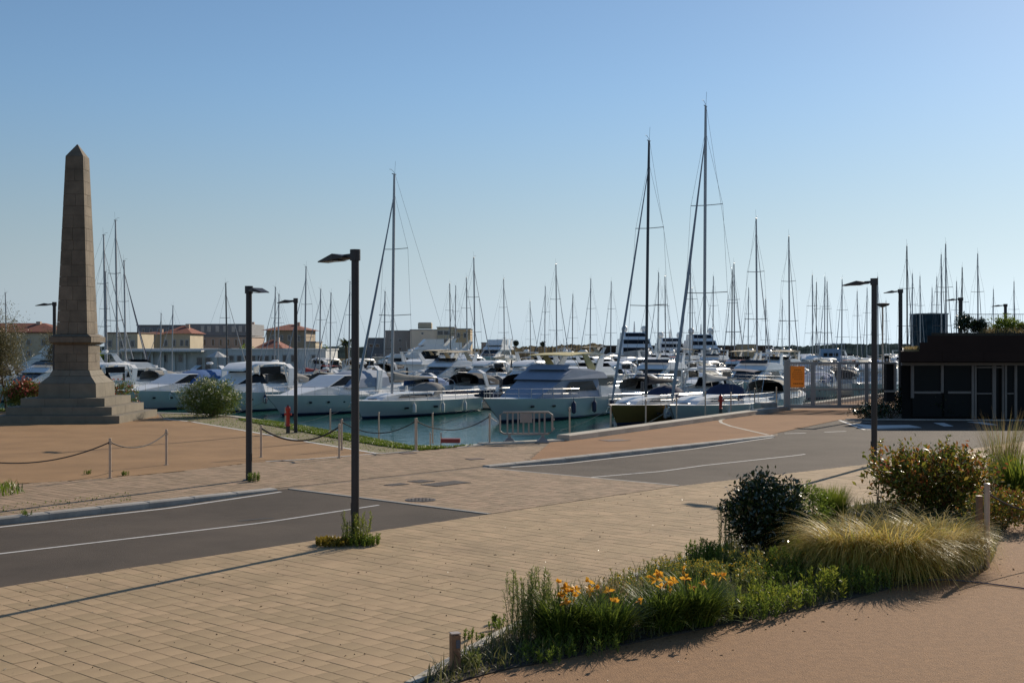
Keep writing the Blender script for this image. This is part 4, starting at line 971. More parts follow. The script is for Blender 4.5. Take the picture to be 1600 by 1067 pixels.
KD = {'exp_blue': 'white open cruiser with blue canopy', 'exp_grey': 'white open cruiser with grey canopy', 'exp_hard': 'white hardtop cruiser', 'exp_red': 'small white cruiser with red canopy', 'fly': 'white flybridge yacht', 'fly_b': 'white yacht with awning', 'navy': 'navy hulled cruiser with black canopy', 'big': 'large white motor yacht'}
cnt = {}
def near_land(px):
    n = min(LAND, key=lambda l: abs(l[0] - px)); return ('behind ' if abs(n[0] - px) < 14 else 'right of ' if px > n[0] else 'left of ') + n[1]
rowname = {38.6: 'first', 76: 'second', 112: 'third', 150: 'fourth', 190: 'fifth', 232: 'last'}
rr = random.Random(21); placed = []
for P_ in PONT:
    for dirn in (1, 0):
        if P_ < 40 and not dirn: continue
        b = -5.5 if P_ > 40 else -6.5
        while b > -110:
            ac = P_ + (6.8 if dirn else -6.8); x, y = MQ(ac, b); px = 800 + F * x / y
            ok = y < shore_y(x) - 8 and not (730 < px < 880 and y > 150) and -60 < px < 1420 and free(x, y, 4.3)
            if ok and rr.random() < (1.0 if P_ < 40 else .82 if P_ < 80 else .7):
                kind = rr.choice(['exp_blue', 'exp_grey', 'exp_hard', 'fly', 'navy', 'exp_grey', 'exp_red'] if P_ < 40 else ['exp_blue', 'exp_grey', 'exp_hard', 'fly', 'fly_b', 'exp_hard', 'navy', 'fly'])
                placed.append((px, P_, dirn, b, ac, kind)); TAKEN.append((x, y)); b -= 4.4
            b -= .6
pairs = {}
for px, P_, dirn, b, ac, kind in sorted(placed):
    t = motor_variant(kind); x, y = MQ(ac, b); t.location = (x, y, WZ); t.rotation_euler = (0, 0, (UA if dirn else UA + math.pi) + rr.uniform(-.03, .03))
    k_ = (P_, dirn, near_land(px), kind); pairs[k_] = pairs.get(k_, 0) + 1
    side = 'beyond' if dirn else 'before'
    t['label'] = '%s%s, %s row %s, %s' % ('' if pairs[k_] == 1 else ordw(pairs[k_]) + ' ', KD[kind], rowname[P_], 'far side' if dirn else 'near side', near_land(px)); t['group'] = 'motor boats along the pontoons'

# ---- hand placed larger yachts at the far quay
def yacht_at(px, by, kind, rz, lb, sc=1.0, nm='motor_yacht'):
    Y = (CH - WZ) * F / (by - HY); t = motor_variant(kind); t.name = nm; t.location = (AX(px, Y), Y, WZ); t.rotation_euler = (0, 0, rz); t.scale = (sc,) * 3
    t['label'] = lb; t['category'] = 'motor yacht'; t['group'] = 'large yachts at the far quay'; return t
yacht_at(60, 598, 'big', R(200), 'large white motor yacht far behind the red-flowered bush at left', .8)
yacht_at(655, 577.0, 'big', R(195), 'large white yacht in front of the beige block, left of two', 1.0)
yacht_at(690, 574.5, 'big', R(190), 'large white yacht in front of the beige block, right of two', .9)
yacht_at(610, 579, 'fly', R(200), 'white flybridge yacht moored left of the beige block', 1.0)
yacht_at(771, 574.5, 'big', R(250), 'white motor yacht standing alone right of the beige block', 1.0)
yacht_at(905, 577, 'fly_b', R(200), 'white yacht showing just above the cream awning yacht', 1.1)
def superyacht(px, top, lb, W_=7.2, Y=268):
    t = thing('superyacht', (AX(px, Y), Y, WZ), R(-90), lb, 'superyacht', 'three superyachts moored bow on'); H = AZ(top, Y) - WZ; k = H / 11.5
    wf, zf, h = hull(t, 30 * k, W_, 3.4 * k, HG, rise=.35, rake=3, pw=2.6, N=12)
    lv = [(3.2, 5.3, .46, 4), (5.3, 7.2, .42, 1), (7.2, 8.8, .34, -1.5)]
    for a, b, w_, xf in lv:
        o = MB().prof([(-12 * k, a * k), (xf * k + 2, a * k), (xf * k, b * k), (-12 * k, b * k)], lambda x, z: W_ * w_ - (z - a * k) * .1).build('deck_house', M_gel, t)
        fx = lambda z: xf * k + 2 * (1 - (z - a * k) / ((b - a) * k)) + .04
        z0_, z1_ = a * k + .35 * (b - a) * k, b * k - .12 * (b - a) * k
        MB().add([(fx(z0_), -W_ * (w_ - .05), z0_), (fx(z0_), W_ * (w_ - .05), z0_), (fx(z1_), W_ * (w_ - .06), z1_), (fx(z1_), -W_ * (w_ - .06), z1_)], [(0, 1, 2, 3)]).build('windscreen', M_win, o)
    m_ = MB().tube([(-3 * k, 0, 8.8 * k), (-3 * k, 0, 11.5 * k)], [.25, .08], 6).build('radar_mast', M_gel, t)
    for s_ in (-1, 1): MB().ellip((-3 * k, s_ * 2.1, 9.6 * k), (.7, .7, .8), 10, 6).build('radar_dome', M_gel, m_, smooth=True)
superyacht(993, 502, 'superyacht with dark top deck, left of the three behind the tall masts', 7.4, 262)
superyacht(1049, 514, 'superyacht moored in the middle of the three behind the tall masts', 6.6, 275)
superyacht(1098, 506, 'superyacht moored right of the three, just left of the tallest mast', 6.6, 262)
# fishing boat with blue awning behind the gate
Y = 190; t = thing('fishing_boat', (AX(1297, Y), Y, WZ), R(-100), 'blue and white fishing boat with blue awning seen over the gate', 'fishing boat')
wf, zf, h = hull(t, 13, 4.6, 1.8, hullmat('hull_sky', (.16, .27, .38)), rise=.4, rake=1.4)
o = MB().prof([(-2.5, 1.7), (1.5, 1.8), (1.2, 4.3), (-2.5, 4.3)], lambda x, z: 1.5).build('wheelhouse', mat('paint_sky', (.20, .30, .42), rough=.5), t)
for s_ in (-.8, 0, .8): MB().box((1.40, s_, 3.4), (.1, .55, .5)).build('window', M_win, o)
MB().box((-1, 0, 5.1), (5, 4.2, .08)).build('awning', CV['blue'], t)
MB().tube([(-3, 2, 1.8), (-3, 2, 5.1)], .05, 4).tube([(-3, -2, 1.8), (-3, -2, 5.1)], .05, 4).tube([(1.4, 2, 1.8), (1.4, 2, 5.1)], .05, 4).tube([(1.4, -2, 1.8), (1.4, -2, 5.1)], .05, 4).build('awning_frame', M_alu, t)
# dinghies by the gate
for px, py, lb, c in ((1302, 612, 'grey covered tender boat seen through the gate bars', 'slate'), (1225, 632, 'small grey inflatable dinghy beside the gate post', 'grey')):
    Y = (CH - WZ) * F / (py - HY) * .98; t = thing('dinghy', (AX(px, Y), Y, WZ), UA + .1, lb, 'dinghy')
    make_dinghy(t, CV[c], 5.5 if c == 'slate' else 4)

for o in bpy.data.objects:
    if 'label' in o and len(o['label'].split()) > 16: o['label'] = o['label'].replace('white yacht with awning', 'awned yacht').replace('white open cruiser', 'white cruiser').replace(' side', '')
# ---------------------------------------------------------------- far shore, buildings, breakwater
M_roof = mat('roof_tiles', (.24, .075, .045), rough=.9, var=.25, scale=.8)
M_cream = mat('render_cream', (.52, .44, .31), rough=.9, var=.1, scale=.5)
M_ochre = mat('render_ochre', (.50, .37, .22), rough=.9, var=.1, scale=.5)
M_rose = mat('render_rose', (.46, .34, .26), rough=.9, var=.1, scale=.5)
M_greyp = mat('panel_grey', (.20, .205, .215), rough=.7, var=.15, scale=.5)
M_whit = mat('render_white', (.58, .58, .57), rough=.85, var=.12, scale=.4)
M_beige = mat('render_beige', (.78, .64, .50), rough=.9, var=.1, scale=.3)
M_winf = mat('window_frame', (.45, .43, .4), rough=.7)
M_wins = glassmat('window_dark', (.03, .035, .045), .15)
tag(MB().slab([(-400, 160), (-60, 152), (-45, 152), (-27, 157), (-13, 190), (-13.5, 235), (-22, 292), (-5, 300), (60, 298), (140, 300), (260, 330), (400, 900), (-900, 900)], -.05, -3).build('far_shore', mat('far_ground', (.13, .12, .085), rough=.95, var=.3, scale=.05, spec=0)), 'far quay and land behind the marina', kind='structure')
tag(MB().slab([(-46, 153.5), (-28, 158.5), (-14.5, 191), (-14.5, 206), (-30, 196), (-60, 162)], .02, -.04).build('lawn', M_turf), 'far strip of grass behind the pontoons', kind='structure')
def building(px0, px1, top, Y, m, lb, D=12, rooff=None, wins=None, cat='building', zb=-.05, roofh=1.6, name='building', eave=.5, parap=None):
    x0, x1 = AX(px0, Y), AX(px1, Y); zt = AZ(top, Y); W_ = x1 - x0
    t = thing(name, ((x0 + x1) / 2, Y, zb), 0, lb, cat); H = zt - zb
    wl = MB().box((0, D / 2, H / 2), (W_, D, H)).build('wall', m, t)
    if rooff == 'hip':
        rb = MB().loft([[(-W_ / 2 - eave, -eave, H), (W_ / 2 + eave, -eave, H), (W_ / 2 + eave, D + eave, H), (-W_ / 2 - eave, D + eave, H)], [(-W_ / 2 - eave, -eave, H + .15), (W_ / 2 + eave, -eave, H + .15), (W_ / 2 + eave, D + eave, H + .15), (-W_ / 2 - eave, D + eave, H + .15)],
                        [(-W_ / 2 + D * .42, D * .45, H + roofh), (W_ / 2 - D * .42, D * .45, H + roofh), (W_ / 2 - D * .42, D * .55, H + roofh), (-W_ / 2 + D * .42, D * .55, H + roofh)]] if W_ > D * .9 else
                       [[(-W_ / 2 - eave, -eave, H), (W_ / 2 + eave, -eave, H), (W_ / 2 + eave, D + eave, H), (-W_ / 2 - eave, D + eave, H)], [(-.3, D * .45, H + roofh), (.3, D * .45, H + roofh), (.3, D * .55, H + roofh), (-.3, D * .55, H + roofh)]])
        rf = rb.build('roof', M_roof, t); MB().box((W_ * .2, D * .4, H + roofh * .8), (.7, .7, 1.2)).build('chimney', M_rose, rf)
    else:
        MB().box((0, D / 2, H + .1), (W_ + .3, D + .3, .2)).build('roof', parap or M_greyp, t)
    me = {}
    for w_ in (wins or []):
        wx, wy, ww, wh = w_                                       # photo pixels: centre and size
        key = (ww, wh)
        if key not in me:
            f = MB().box((0, 0, 0), (ww * Y / F + .25, .12, wh * Y / F + .25)).build('window', M_winf, t)
            p_ = MB().box((0, -.05, 0), (ww * Y / F, .08, wh * Y / F)).build('pane', M_wins, f); me[key] = (f.data, p_.data)
        else:
            f = bpy.data.objects.new('window', me[key][0]); C.objects.link(f); f.parent = t
            p_ = bpy.data.objects.new('pane', me[key][1]); C.objects.link(p_); p_.parent = f
        f.location = (AX(wx, Y) - t.location.x, -.03, AZ(wy, Y) - zb)
    return t
def wgrid(xs, ys, w_, h_): return [(x, y, w_, h_) for y in ys for x in xs]
building(-60, 92, 520, 205, M_cream, 'long cream house with red tiled roof behind the left tree', rooff='hip', wins=wgrid([-30, -5, 20, 45, 68, 84], [535, 552], 5, 8), roofh=1.7, D=10)
building(165, 215, 521, 200, M_cream, 'cream villa with dark low roof right of the obelisk', parap=mat('roof_brown', (.12, .06, .045), rough=.9), wins=wgrid([172, 190, 207], [537, 556], 5, 9), roofh=.7, D=9)
building(214, 256, 522, 236, M_ochre, 'plain ochre side wing left of the cream house', D=9, rooff='hip', roofh=.5, eave=.2)
building(256, 297, 521, 234, M_cream, 'cream house with red roof and paired windows', rooff='hip', wins=wgrid([259, 272, 284, 292], [536], 4, 9) + wgrid([262, 276, 288], [553], 4, 8), roofh=1.5, D=10)
building(214, 294, 509, 262, M_greyp, 'low dark grey modern block behind the cream house', wins=wgrid([224, 236, 248, 262], [517], 3, 6), D=14)
t = building(291, 389, 527, 258, M_rose, 'modern block with rose lower storeys below a grey top floor', wins=wgrid([320, 333, 345, 357, 369, 381], [535], 3, 9) + wgrid([320, 333, 345, 357, 369, 381], [549], 3, 5), D=16)
x0, x1 = AX(290, 258), AX(388.5, 258); cx = (x0 + x1) / 2 - t.location.x; z0, z1 = AZ(526, 258), AZ(507.5, 258)
tp = MB().box((cx, 8, (z0 + z1) / 2 + .05 + .2), (x1 - x0, 16.2, z1 - z0)).build('top_floor', M_greyp, t)
for wx in (317, 327, 340, 352, 365, 376, 386): MB().box((AX(wx, 258) - t.location.x, -.15, AZ(515, 258) + .2), (.75, .12, 1.3)).build('window', M_winf, tp)
building(372, 398, 512, 290, M_rose, 'distant house whose red roof shows beside the modern block', rooff='hip', roofh=1.0, D=9, wins=wgrid([380, 391], [524], 3, 6))
building(402, 438, 544, 196, M_ochre, 'small low house with red roof between lamp and villa', rooff='hip', roofh=1.4, D=8, wins=wgrid([410, 420, 430], [549], 3, 4))
building(416, 478, 516, 226, mat('render_brown', (.34, .27, .19), rough=.9), 'brown villa with red hip roof and cream corner', rooff='hip', roofh=1.2, D=11, wins=wgrid([427, 440, 452], [528, 545], 3, 7) + [(467, 529, 3, 8)], eave=.8)
building(478, 493, 535, 226, M_cream, 'small cream annex right of the brown villa', D=8)
bw_ = building(190, 509, 547, 162, M_whit, 'long white flat-roofed harbour building behind the left pontoons', D=11, parap=M_whit, wins=wgrid([362, 374, 385, 396, 406, 417, 428], [560], 6, 8) + wgrid([312, 325], [569], 8, 20) + wgrid([235, 258, 282, 445, 458, 490], [560], 5, 10))
for px in list(range(205, 300, 17)) + [338, 352]: MB().box((AX(px, 162) - bw_.location.x, -.35, 1.5), (.3, .3, 3.0)).build('column', M_whit, bw_)
MB().box((AX(250, 162) - bw_.location.x, -1.1, 2.95), (12, 2.2, .18)).build('canopy', M_whit, bw_)
Y = 150
t = thing('parasol', (AX(338, Y), Y + .5, 0), 0, 'white striped parasol standing before the white harbour building', 'parasol')
MB().tube([(0, 0, -.1), (0, 0, 2.6)], .05, 6).build('pole', M_alu, t); MB().loft([[(1.4 * math.cos(k), 1.4 * math.sin(k), 2.2) for k in [6.283 * i / 8 for i in range(8)]], [(.05 * math.cos(k), .05 * math.sin(k), 2.9) for k in [6.283 * i / 8 for i in range(8)]]]).build('canopy', CV['white'], t)
# far beige complex
building(573, 603, 529, 292, M_greyp, 'low grey workshop left of the beige block', D=12, wins=wgrid([580, 590], [540], 5, 4))
building(602, 641, 517.5, 288, mat('render_taupe', (.36, .31, .27), rough=.9), 'taupe block joined to the left of the beige block', D=14, wins=wgrid([612, 625], [532, 545], 4, 4))
t = building(641, 683, 516, 284, M_beige, 'beige block with a blank side wall and rooftop tank', D=16, wins=[(660, 521, 2, 2), (660, 534, 2, 2)])
MB().box((0, 5, AZ(508, 284) + .0), (3.2, 3, 1.5), bev=.2).build('roof_tank', M_cream, t)
building(683, 709, 512, 283.5, M_cream, 'cream wing of the block with ribbon windows', D=15, wins=wgrid([688, 698], [520, 533, 547], 8, 6))
building(709, 735, 514.5, 284, M_ochre, 'ochre wing at the right end of the beige block', D=15, wins=wgrid([716, 727], [524, 540], 4, 7))
building(752, 786, 536, 340, M_rose, 'small rose building on the shore right of the ochre wing', D=10, wins=wgrid([758, 768, 778], [541], 4, 3))
building(1160, 1183, 539, 330, M_ochre, 'small sand coloured hut against the breakwater wall', D=9, name='hut')
building(1222, 1251, 557, 262, M_whit, 'low white kiosk with dark window seen above the gate', D=6, zb=WZ, wins=[(1240, 562, 16, 4)], name='kiosk')
building(1437, 1481, 491, 250, mat('tower_glass', (.025, .045, .06), rough=.9, var=.5, scale=.5, spec=0), 'dark blue-grey glazed control tower behind the dark building', D=6, name='control_tower', cat='tower')
# breakwater walls
t = thing('breakwater', (0, 0, 0), 0, 'long dark breakwater wall closing the harbour on the horizon', 'breakwater wall'); M_bw = mat('breakwater_concrete', (.075, .055, .042), spec=0, rough=.95, var=.3, scale=.15)
for i in range(8):
    xa, xb = AX(935 + i * 34, 345), AX(935 + (i + 1) * 34, 345)
    MB().box(((xa + xb) / 2, 346, 1.4), (xb - xa - .08, 3, 4.5 + .06 * (i % 2)), bev=.05).build('wall_panel', M_bw, t)
# hills: noise ridge strips with depth
def ridge(px0, px1, Y, top, lb, m, name='hill', depth=60, amp=1.0, seed=1, n=90, base=565):
    r_ = random.Random(seed); ph = [r_.uniform(0, 6.28) for _ in range(7)]; vs = []; rows = 6
    for j in range(rows):
        for i in range(n + 1):
            f = i / n; x = AX(px0 + (px1 - px0) * f, Y); tp = top(f) if callable(top) else top; h = AZ(tp, Y)
            nz = sum(math.sin(f * (9 + 13 * k) * (1 + k * .3) + ph[k]) * amp / (1 + k) for k in range(7)) * .5 + r_.uniform(-.4, .4) * amp
            q = (0, .5, .85, 1, .9, 0)[j]
            vs.append((x * (1 + j * depth / rows / Y), Y + j * depth / rows, -1.3 + (h + 1.3 + nz) * q))
    fs = [(j * (n + 1) + i, j * (n + 1) + i + 1, (j + 1) * (n + 1) + i + 1, (j + 1) * (n + 1) + i) for j in range(rows - 1) for i in range(n)]
    return tag(MB().add(vs, fs).build(name, m, smooth=False, recalc=False), lb, kind='structure')
ridge(720, 945, 355, lambda f: 549 - 10 * math.sin(min(1, f * 1.3) * math.pi / 2), 'low brown rise of land beyond the far quay', mat('dry_slope', (.10, .085, .055), spec=0, rough=1, var=.5, scale=.08), amp=.6, seed=2)
ridge(1168, 1600, 352, lambda f: 541 - 3 * math.sin(f * 3.0), 'dark wooded ridge on the horizon at right', mat('wood_far', (.030, .045, .045), rough=1, var=.5, scale=.12, spec=0), amp=.5, seed=5, n=200)
ridge(-80, 575, 345, lambda f: 541 + 1.5 * math.sin(f * 9), 'distant low land behind the houses at left', mat('wood_far', (.035, .055, .06)), amp=.4, seed=8, n=120)
# near quay of the far shore: low dark pier
tag(MB().box((AX(880, 282), 283, -.3), (58, 2.2, 1.5)).build('pier', mat('pier_concrete', (.15, .14, .13), rough=.9, var=.3)), 'low dark pier crossing behind the cream awning yacht', 'pier')
for i, px in enumerate((745, 762, 778, 800, 825, 850, 872, 895)):
    tag(MB().tube([(AX(px, 281.5), 281.5, -1.5), (AX(px, 281.5), 281.5, 1.2)], .3, 8).build('mooring_pile', M_alud), ordw(i + 1).capitalize() + ' dark mooring pile from the left along the far low pier', 'pile', 'mooring piles along the far low pier')

# ---------------------------------------------------------------- the dark building at right
Yf = 59.2; hb = thing('harbour_building', (AX(1407, Yf), Yf, 0), 0, 'low dark modern building with planted roof and pale window frames', 'building')
bx = hb.location.x; M_fas = mat('fascia_dark', (.026, .014, .010), rough=.7, spec=.2, var=.2, scale=.6); M_inn = mat('interior_dark', (.010, .010, .010), rough=.85, spec=.2); M_frm = mat('frame_aluminium', (.19, .165, .145), rough=.5)
W_ = 44; zf_ = AZ(565.5, Yf)
def bbox(x0, x1, y0, y1, z0, z1, nm, m, par=hb, bev=0):
    return MB().box(((x0 + x1) / 2, (y0 + y1) / 2, (z0 + z1) / 2), (x1 - x0, y1 - y0, z1 - z0), bev=bev).build(nm, m, par)
def wedge(pa, y0, y1, z0, z1, nm, m):                            # the left flank runs back obliquely
    return MB().slab([(AX(pa, Yf + y0) - bx, y0), (W_, y0), (W_, y1), (AX(pa + 5, Yf + y1) - bx, y1)], z1, z0).build(nm, m, hb)
wedge(1407, .0, 12, zf_, AZ(549, Yf), 'fascia', M_fas)
wedge(1437, .02, 11.9, AZ(549, Yf) + .002, AZ(535, Yf), 'fascia', M_fas)
wedge(1449, .05, 11.8, AZ(535, Yf) + .002, AZ(524.5, Yf), 'fascia', M_fas)
nl = 22
for i in range(nl):                                              # cladding boards on the fascia
    xa = .02 + i * 2.0; bbox(xa, xa + 1.985, -.03, -.002, zf_ + .01, AZ(549, Yf) - .01, 'cladding_panel', M_fas)
wedge(1409, 1.3, 11.6, 0, zf_ - .003, 'wall', M_inn)
for pa, pb in ((1428, 1474), (1478, 1524), (1530, 1552), (1560, 1563), (1570, 1588), (1592, 1640)):   # glass bays
    bbox(AX(pa, Yf + 1) - bx, AX(pb, Yf + 1) - bx, 1.22, 1.27, .1, zf_ - .15, 'glass_pane', mat('glass_black', (.008, .012, .014), rough=.3, spec=.1))
def frame(x0, x1, z0, z1, y=1.12): return bbox(AX(x0, Yf + 1) - bx, AX(x1, Yf + 1) - bx, y, y + .12, z0, z1, 'window_frame', M_frm)
Yq = Yf + 1
frame(1409, 1640, AZ(571, Yq), AZ(566.5, Yq), 1.0)
for a, b, lo in ((1425, 1429.5, 622), (1472, 1476, 614), (1520, 1523.5, 655), (1524.5, 1527.5, 655), (1552.5, 1558, 655), (1568, 1570, 655), (1571.5, 1575, 655), (1587, 1591, 657), (1625, 1629, 657)):
    frame(a, b, AZ(lo, Yq) if lo < 640 else .02, AZ(571.3, Yq))
for a, b in ((1430, 1471.5), (1483, 1519.5)): frame(a, b, AZ(615, Yq), AZ(611.5, Yq))
frame(1528, 1552, AZ(616, Yq), AZ(614, Yq), 1.13); frame(1576, 1586.5, AZ(616, Yq), AZ(614, Yq), 1.13); frame(1528, 1567.5, AZ(575, Yq), AZ(573, Yq), 1.1)
bbox(AX(1389, Yf) - bx, AX(1404, Yf) - bx - .05, .4, .8, .9, AZ(568, Yf), 'side_panel', M_inn)
bbox(AX(1400, Yf) - bx, AX(1403, Yf) - bx, .2, .38, AZ(613, Yf), AZ(566, Yf), 'window_frame', M_frm); bbox(AX(1385, Yf) - bx, AX(1399.8, Yf) - bx, .2, .38, AZ(613, Yf), AZ(610, Yf), 'window_frame', M_frm); bbox(AX(1383, Yf) - bx, AX(1399.8, Yf) - bx, .2, .38, AZ(568.5, Yf), AZ(566, Yf), 'window_frame', M_frm)
zr = AZ(524.5, Yf)
wedge(1455, .6, 11, zr + .002, zr + .14, 'roof_soil', M_soil)
MB().slab([(AX(1412, Yf + .3) - bx, .3), (AX(1436, Yf + .3) - bx, .3), (AX(1438, Yf + 6) - bx, 6), (AX(1414, Yf + 6) - bx, 6)], AZ(549, Yf) + .1, AZ(549, Yf) + .002).build('roof_soil', mat('dry_thatch', (.30, .21, .10), rough=1, var=.3, scale=5), hb)
# roof railing
rl = thing('roof_railing', (AX(1500, 66), 66, zr), 0, 'thin metal railing along the planted roof of the dark building', 'railing')
x0, x1 = AX(1502, 66) - rl.location.x, AX(1660, 66) - rl.location.x; zt_ = AZ(491, 66) - zr; bm_ = None
MB().box(((x0 + x1) / 2, 0, zt_), (x1 - x0, .04, .03)).build('top_rail', M_alud, rl)
n = 52
for i in range(n):
    if bm_ is None: o = MB().tube([(0, 0, .0), (0, 0, zt_)], .009, 4).build('baluster', M_alud, rl); bm_ = o.data
    else: o = bpy.data.objects.new('baluster', bm_); C.objects.link(o); o.parent = rl
    o.location = (x0 + (x1 - x0) * i / (n - 1), 0, 0)

# ---------------------------------------------------------------- the gate
Yg = 68.5; gx0 = AX(1230, Yg); gt = thing('gate', (gx0, Yg, 0), 0, 'wide grey metal sliding gate with vertical bars across the walkway', 'gate'); M_gate = mat('gate_steel', (.38, .35, .32), rough=.5, metal=.3)
W_ = AX(1390, Yg) - gx0; zt_ = AZ(566, Yg); zb_ = AZ(634, Yg) + .05
bbox(-.18, .0, -.1, .1, 0, AZ(563, Yg), 'gate_post', M_gate, gt); bbox(0.002, .16, -.12, .12, 0, AZ(562, Yg), 'gate_post', M_gate, gt)
for px in (1270, 1311.5, 1354): bbox(AX(px, Yg) - gx0 - .11, AX(px, Yg) - gx0 + .11, -.05, .05, zb_ - .15, zt_, 'stile', M_gate, gt)
bbox(.17, W_, -.04, .04, zt_ - .1, zt_ + .02, 'rail', M_gate, gt); bbox(.17, W_, -.035, .035, AZ(609.5, Yg), AZ(607, Yg), 'rail', M_gate, gt); bbox(.17, W_, -.06, .06, zb_ - .18, zb_ + .02, 'rail', M_gate, gt)
bm_ = None; n = 62
for i in range(n):
    if bm_ is None: o = MB().box((0, 0, (zt_ + zb_) / 2), (.03, .03, zt_ - zb_ - .1)).build('bar', M_gate, gt); bm_ = o.data
    else: o = bpy.data.objects.new('bar', bm_); C.objects.link(o); o.parent = gt
    o.location = (.25 + (W_ - .3) * i / (n - 1), 0, 0)
sg = thing('sign', (AX(1246, Yg - .15), Yg - .15, AZ(605, Yg)), 0, 'orange notice board with lines of dark text hung on the gate', 'sign')
hs_ = AZ(572, Yg) - AZ(605, Yg); ws_ = 22 / F * Yg
MB().box((0, 0, hs_ / 2), (ws_, .03, hs_), bev=.0).build('board', leafmat('sign_orange', (.80, .42, .10), (.80, .42, .10), trans=.5, rough=.6, gloss=.1), sg)
M_txt = mat('sign_ink', (.06, .03, .01), rough=.7); r_ = random.Random(3)
for z_, w_, h_ in ((.83, .45, .028), (.74, .6, .022), (.65, .78, .022), (.56, .78, .022), (.47, .74, .022), (.38, .5, .022), (.18, .62, .04)):   # rows of small print, word by word
    xx = -ws_ * w_ / 2
    while xx < ws_ * w_ / 2:
        l_ = r_.uniform(.04, .12); MB().box((xx + l_ / 2, -.018, hs_ * z_), (l_, .006, hs_ * h_)).build('print', M_txt, sg); xx += l_ + .02
# dark blocks at the end of the quay kerb
tag(MB().box((AX(1196, 67.0), 67.0, .25), (1.15, .6, .5), rz=.5, bev=.06).build('concrete_block', M_kerb), 'dark concrete block at the end of the quay kerb by the gate', 'block')
# board with vertical lettering beside the gate
vb = thing('sign', (AX(1385.5, 60.5), 60.5, .9), 0, 'narrow dark board with a column of white letters by the gate', 'sign')
MB().box((0, 0, 1.1), (.22, .05, 2.2)).build('board', M_inn, vb)
for i in range(7): MB().box((0, -.03, 2.0 - i * .3), (.11, .012, .13)).build('letter', M_white, vb)
# ---------------------------------------------------------------- plants
def unit(v): return v / np.maximum(np.linalg.norm(v, axis=-1, keepdims=True), 1e-9)
def leaf_quads(P, D, Ln, Wd, droop=.0):
    D = unit(D); N = len(P); S_ = unit(np.cross(D, unit(rng.normal(size=(N, 3)) + 1e-6)))
    Ln = np.broadcast_to(np.asarray(Ln, float).reshape(-1, 1), (N, 1)); Wd = np.broadcast_to(np.asarray(Wd, float).reshape(-1, 1), (N, 1))
    dr = np.zeros((N, 3)); dr[:, 2] = -droop
    V_ = np.stack([P, P + D * Ln * .45 + S_ * Wd / 2, P + D * Ln + dr * Ln, P + D * Ln * .45 - S_ * Wd / 2], 1)
    return V_.reshape(-1, 3), np.arange(N * 4).reshape(N, 4)
def blades(base, az, Ln, wd, lean0, bend, K=5, twist=.0):
    N = len(base); az = az.reshape(-1); Ln = np.broadcast_to(Ln, (N,)); lean0 = np.broadcast_to(lean0, (N,)); bend = np.broadcast_to(bend, (N,)); wd = np.broadcast_to(wd, (N,))
    out_d = np.stack([np.cos(az), np.sin(az), np.zeros(N)], 1); side = np.stack([-np.sin(az), np.cos(az), np.zeros(N)], 1)
    p = base.copy(); Vs = []
    for k in range(K + 1):
        t = k / K; w_ = wd * (1 - t ** 2.2) * .5 + .0006
        Vs.append(np.stack([p - side * w_[:, None], p + side * w_[:, None]], 1))
        th = lean0 + bend * (t + .5 / K) ** 1.3
        p = p + (out_d * np.sin(th)[:, None] + np.array([0, 0, 1]) * np.cos(th)[:, None]) * (Ln / K)[:, None]
    Vv = np.stack(Vs, 1).reshape(N, -1, 3); n2 = 2 * (K + 1)
    f = np.array([[2 * k, 2 * k + 1, 2 * k + 3, 2 * k + 2] for k in range(K)])
    Fc = (f[None] + (np.arange(N) * n2)[:, None, None]).reshape(-1, 4)
    return Vv.reshape(-1, 3), Fc
def shrub(root, r, n_cl, n_lf, ll, lw, m, stem_m, h0=.15, shell=.55, flowers=None, fl_m=None, fl_s=.05, spread=.16, ragged=.18, zmin=.0, stems=9, fl_top=.2, droop=.1):
    r = np.array(r, float)
    d = unit(rng.normal(size=(n_cl, 3))); rad = shell + (1 - shell) * rng.random((n_cl, 1)) ** .6
    rad *= 1 + ragged * rng.normal(size=(n_cl, 1)); c = d * rad * r + np.array([0, 0, h0 + r[2]]); c = c[c[:, 2] > zmin + .03]
    lean = unit(c - np.array([0, 0, h0 * .5])); P = np.repeat(c, n_lf, 0) + rng.normal(size=(len(c) * n_lf, 3)) * spread * r.mean() * .5
    D = np.repeat(lean, n_lf, 0) * .7 + rng.normal(size=P.shape) * .75 + np.array([0, 0, .25])
    Ln = ll * (.6 + .8 * rng.random(len(P))); P[:, 2] = np.maximum(P[:, 2], .02)
    v, f = leaf_quads(P, D, Ln, Ln * lw, droop); npmesh('foliage', v, f, m, root)
    mb = MB()
    for k in range(stems):
        e = c[rng.integers(len(c))]; mid = e * np.array([.45, .45, .5]) + rng.normal(size=3) * .03
        mb.tube([(e[0] * .06, e[1] * .06, 0), tuple(mid), tuple(e * .95)], [.02 * r.mean() + .006, .014 * r.mean() + .004, .004], 5)
    mb.build('stem', stem_m, root)
    if flowers:
        q = c[c[:, 2] > (h0 + r[2] * 2 * fl_top)]; q = q[rng.integers(len(q), size=flowers)]; q = np.repeat(q * 1.03, 5, 0) + rng.normal(size=(flowers * 5, 3)) * fl_s * .6
        v, f = leaf_quads(q, rng.normal(size=q.shape) + np.array([0, -.3, .6]), fl_s, fl_s * .8); npmesh('flowers', v, f, fl_m, root, 'stuff')
L_dark = leafmat('leaf_glossy_dark', (.012, .024, .009), (.035, .06, .016), trans=.08, rough=.2, gloss=.7)
L_mid = leafmat('leaf_green', (.09, .14, .02), (.22, .28, .045), gloss=.12, trans=.4)
L_lime = leafmat('leaf_lime', (.12, .17, .02), (.26, .27, .04), trans=.5)
L_weed = leafmat('leaf_weed', (.12, .16, .035), (.26, .28, .08), trans=.4)
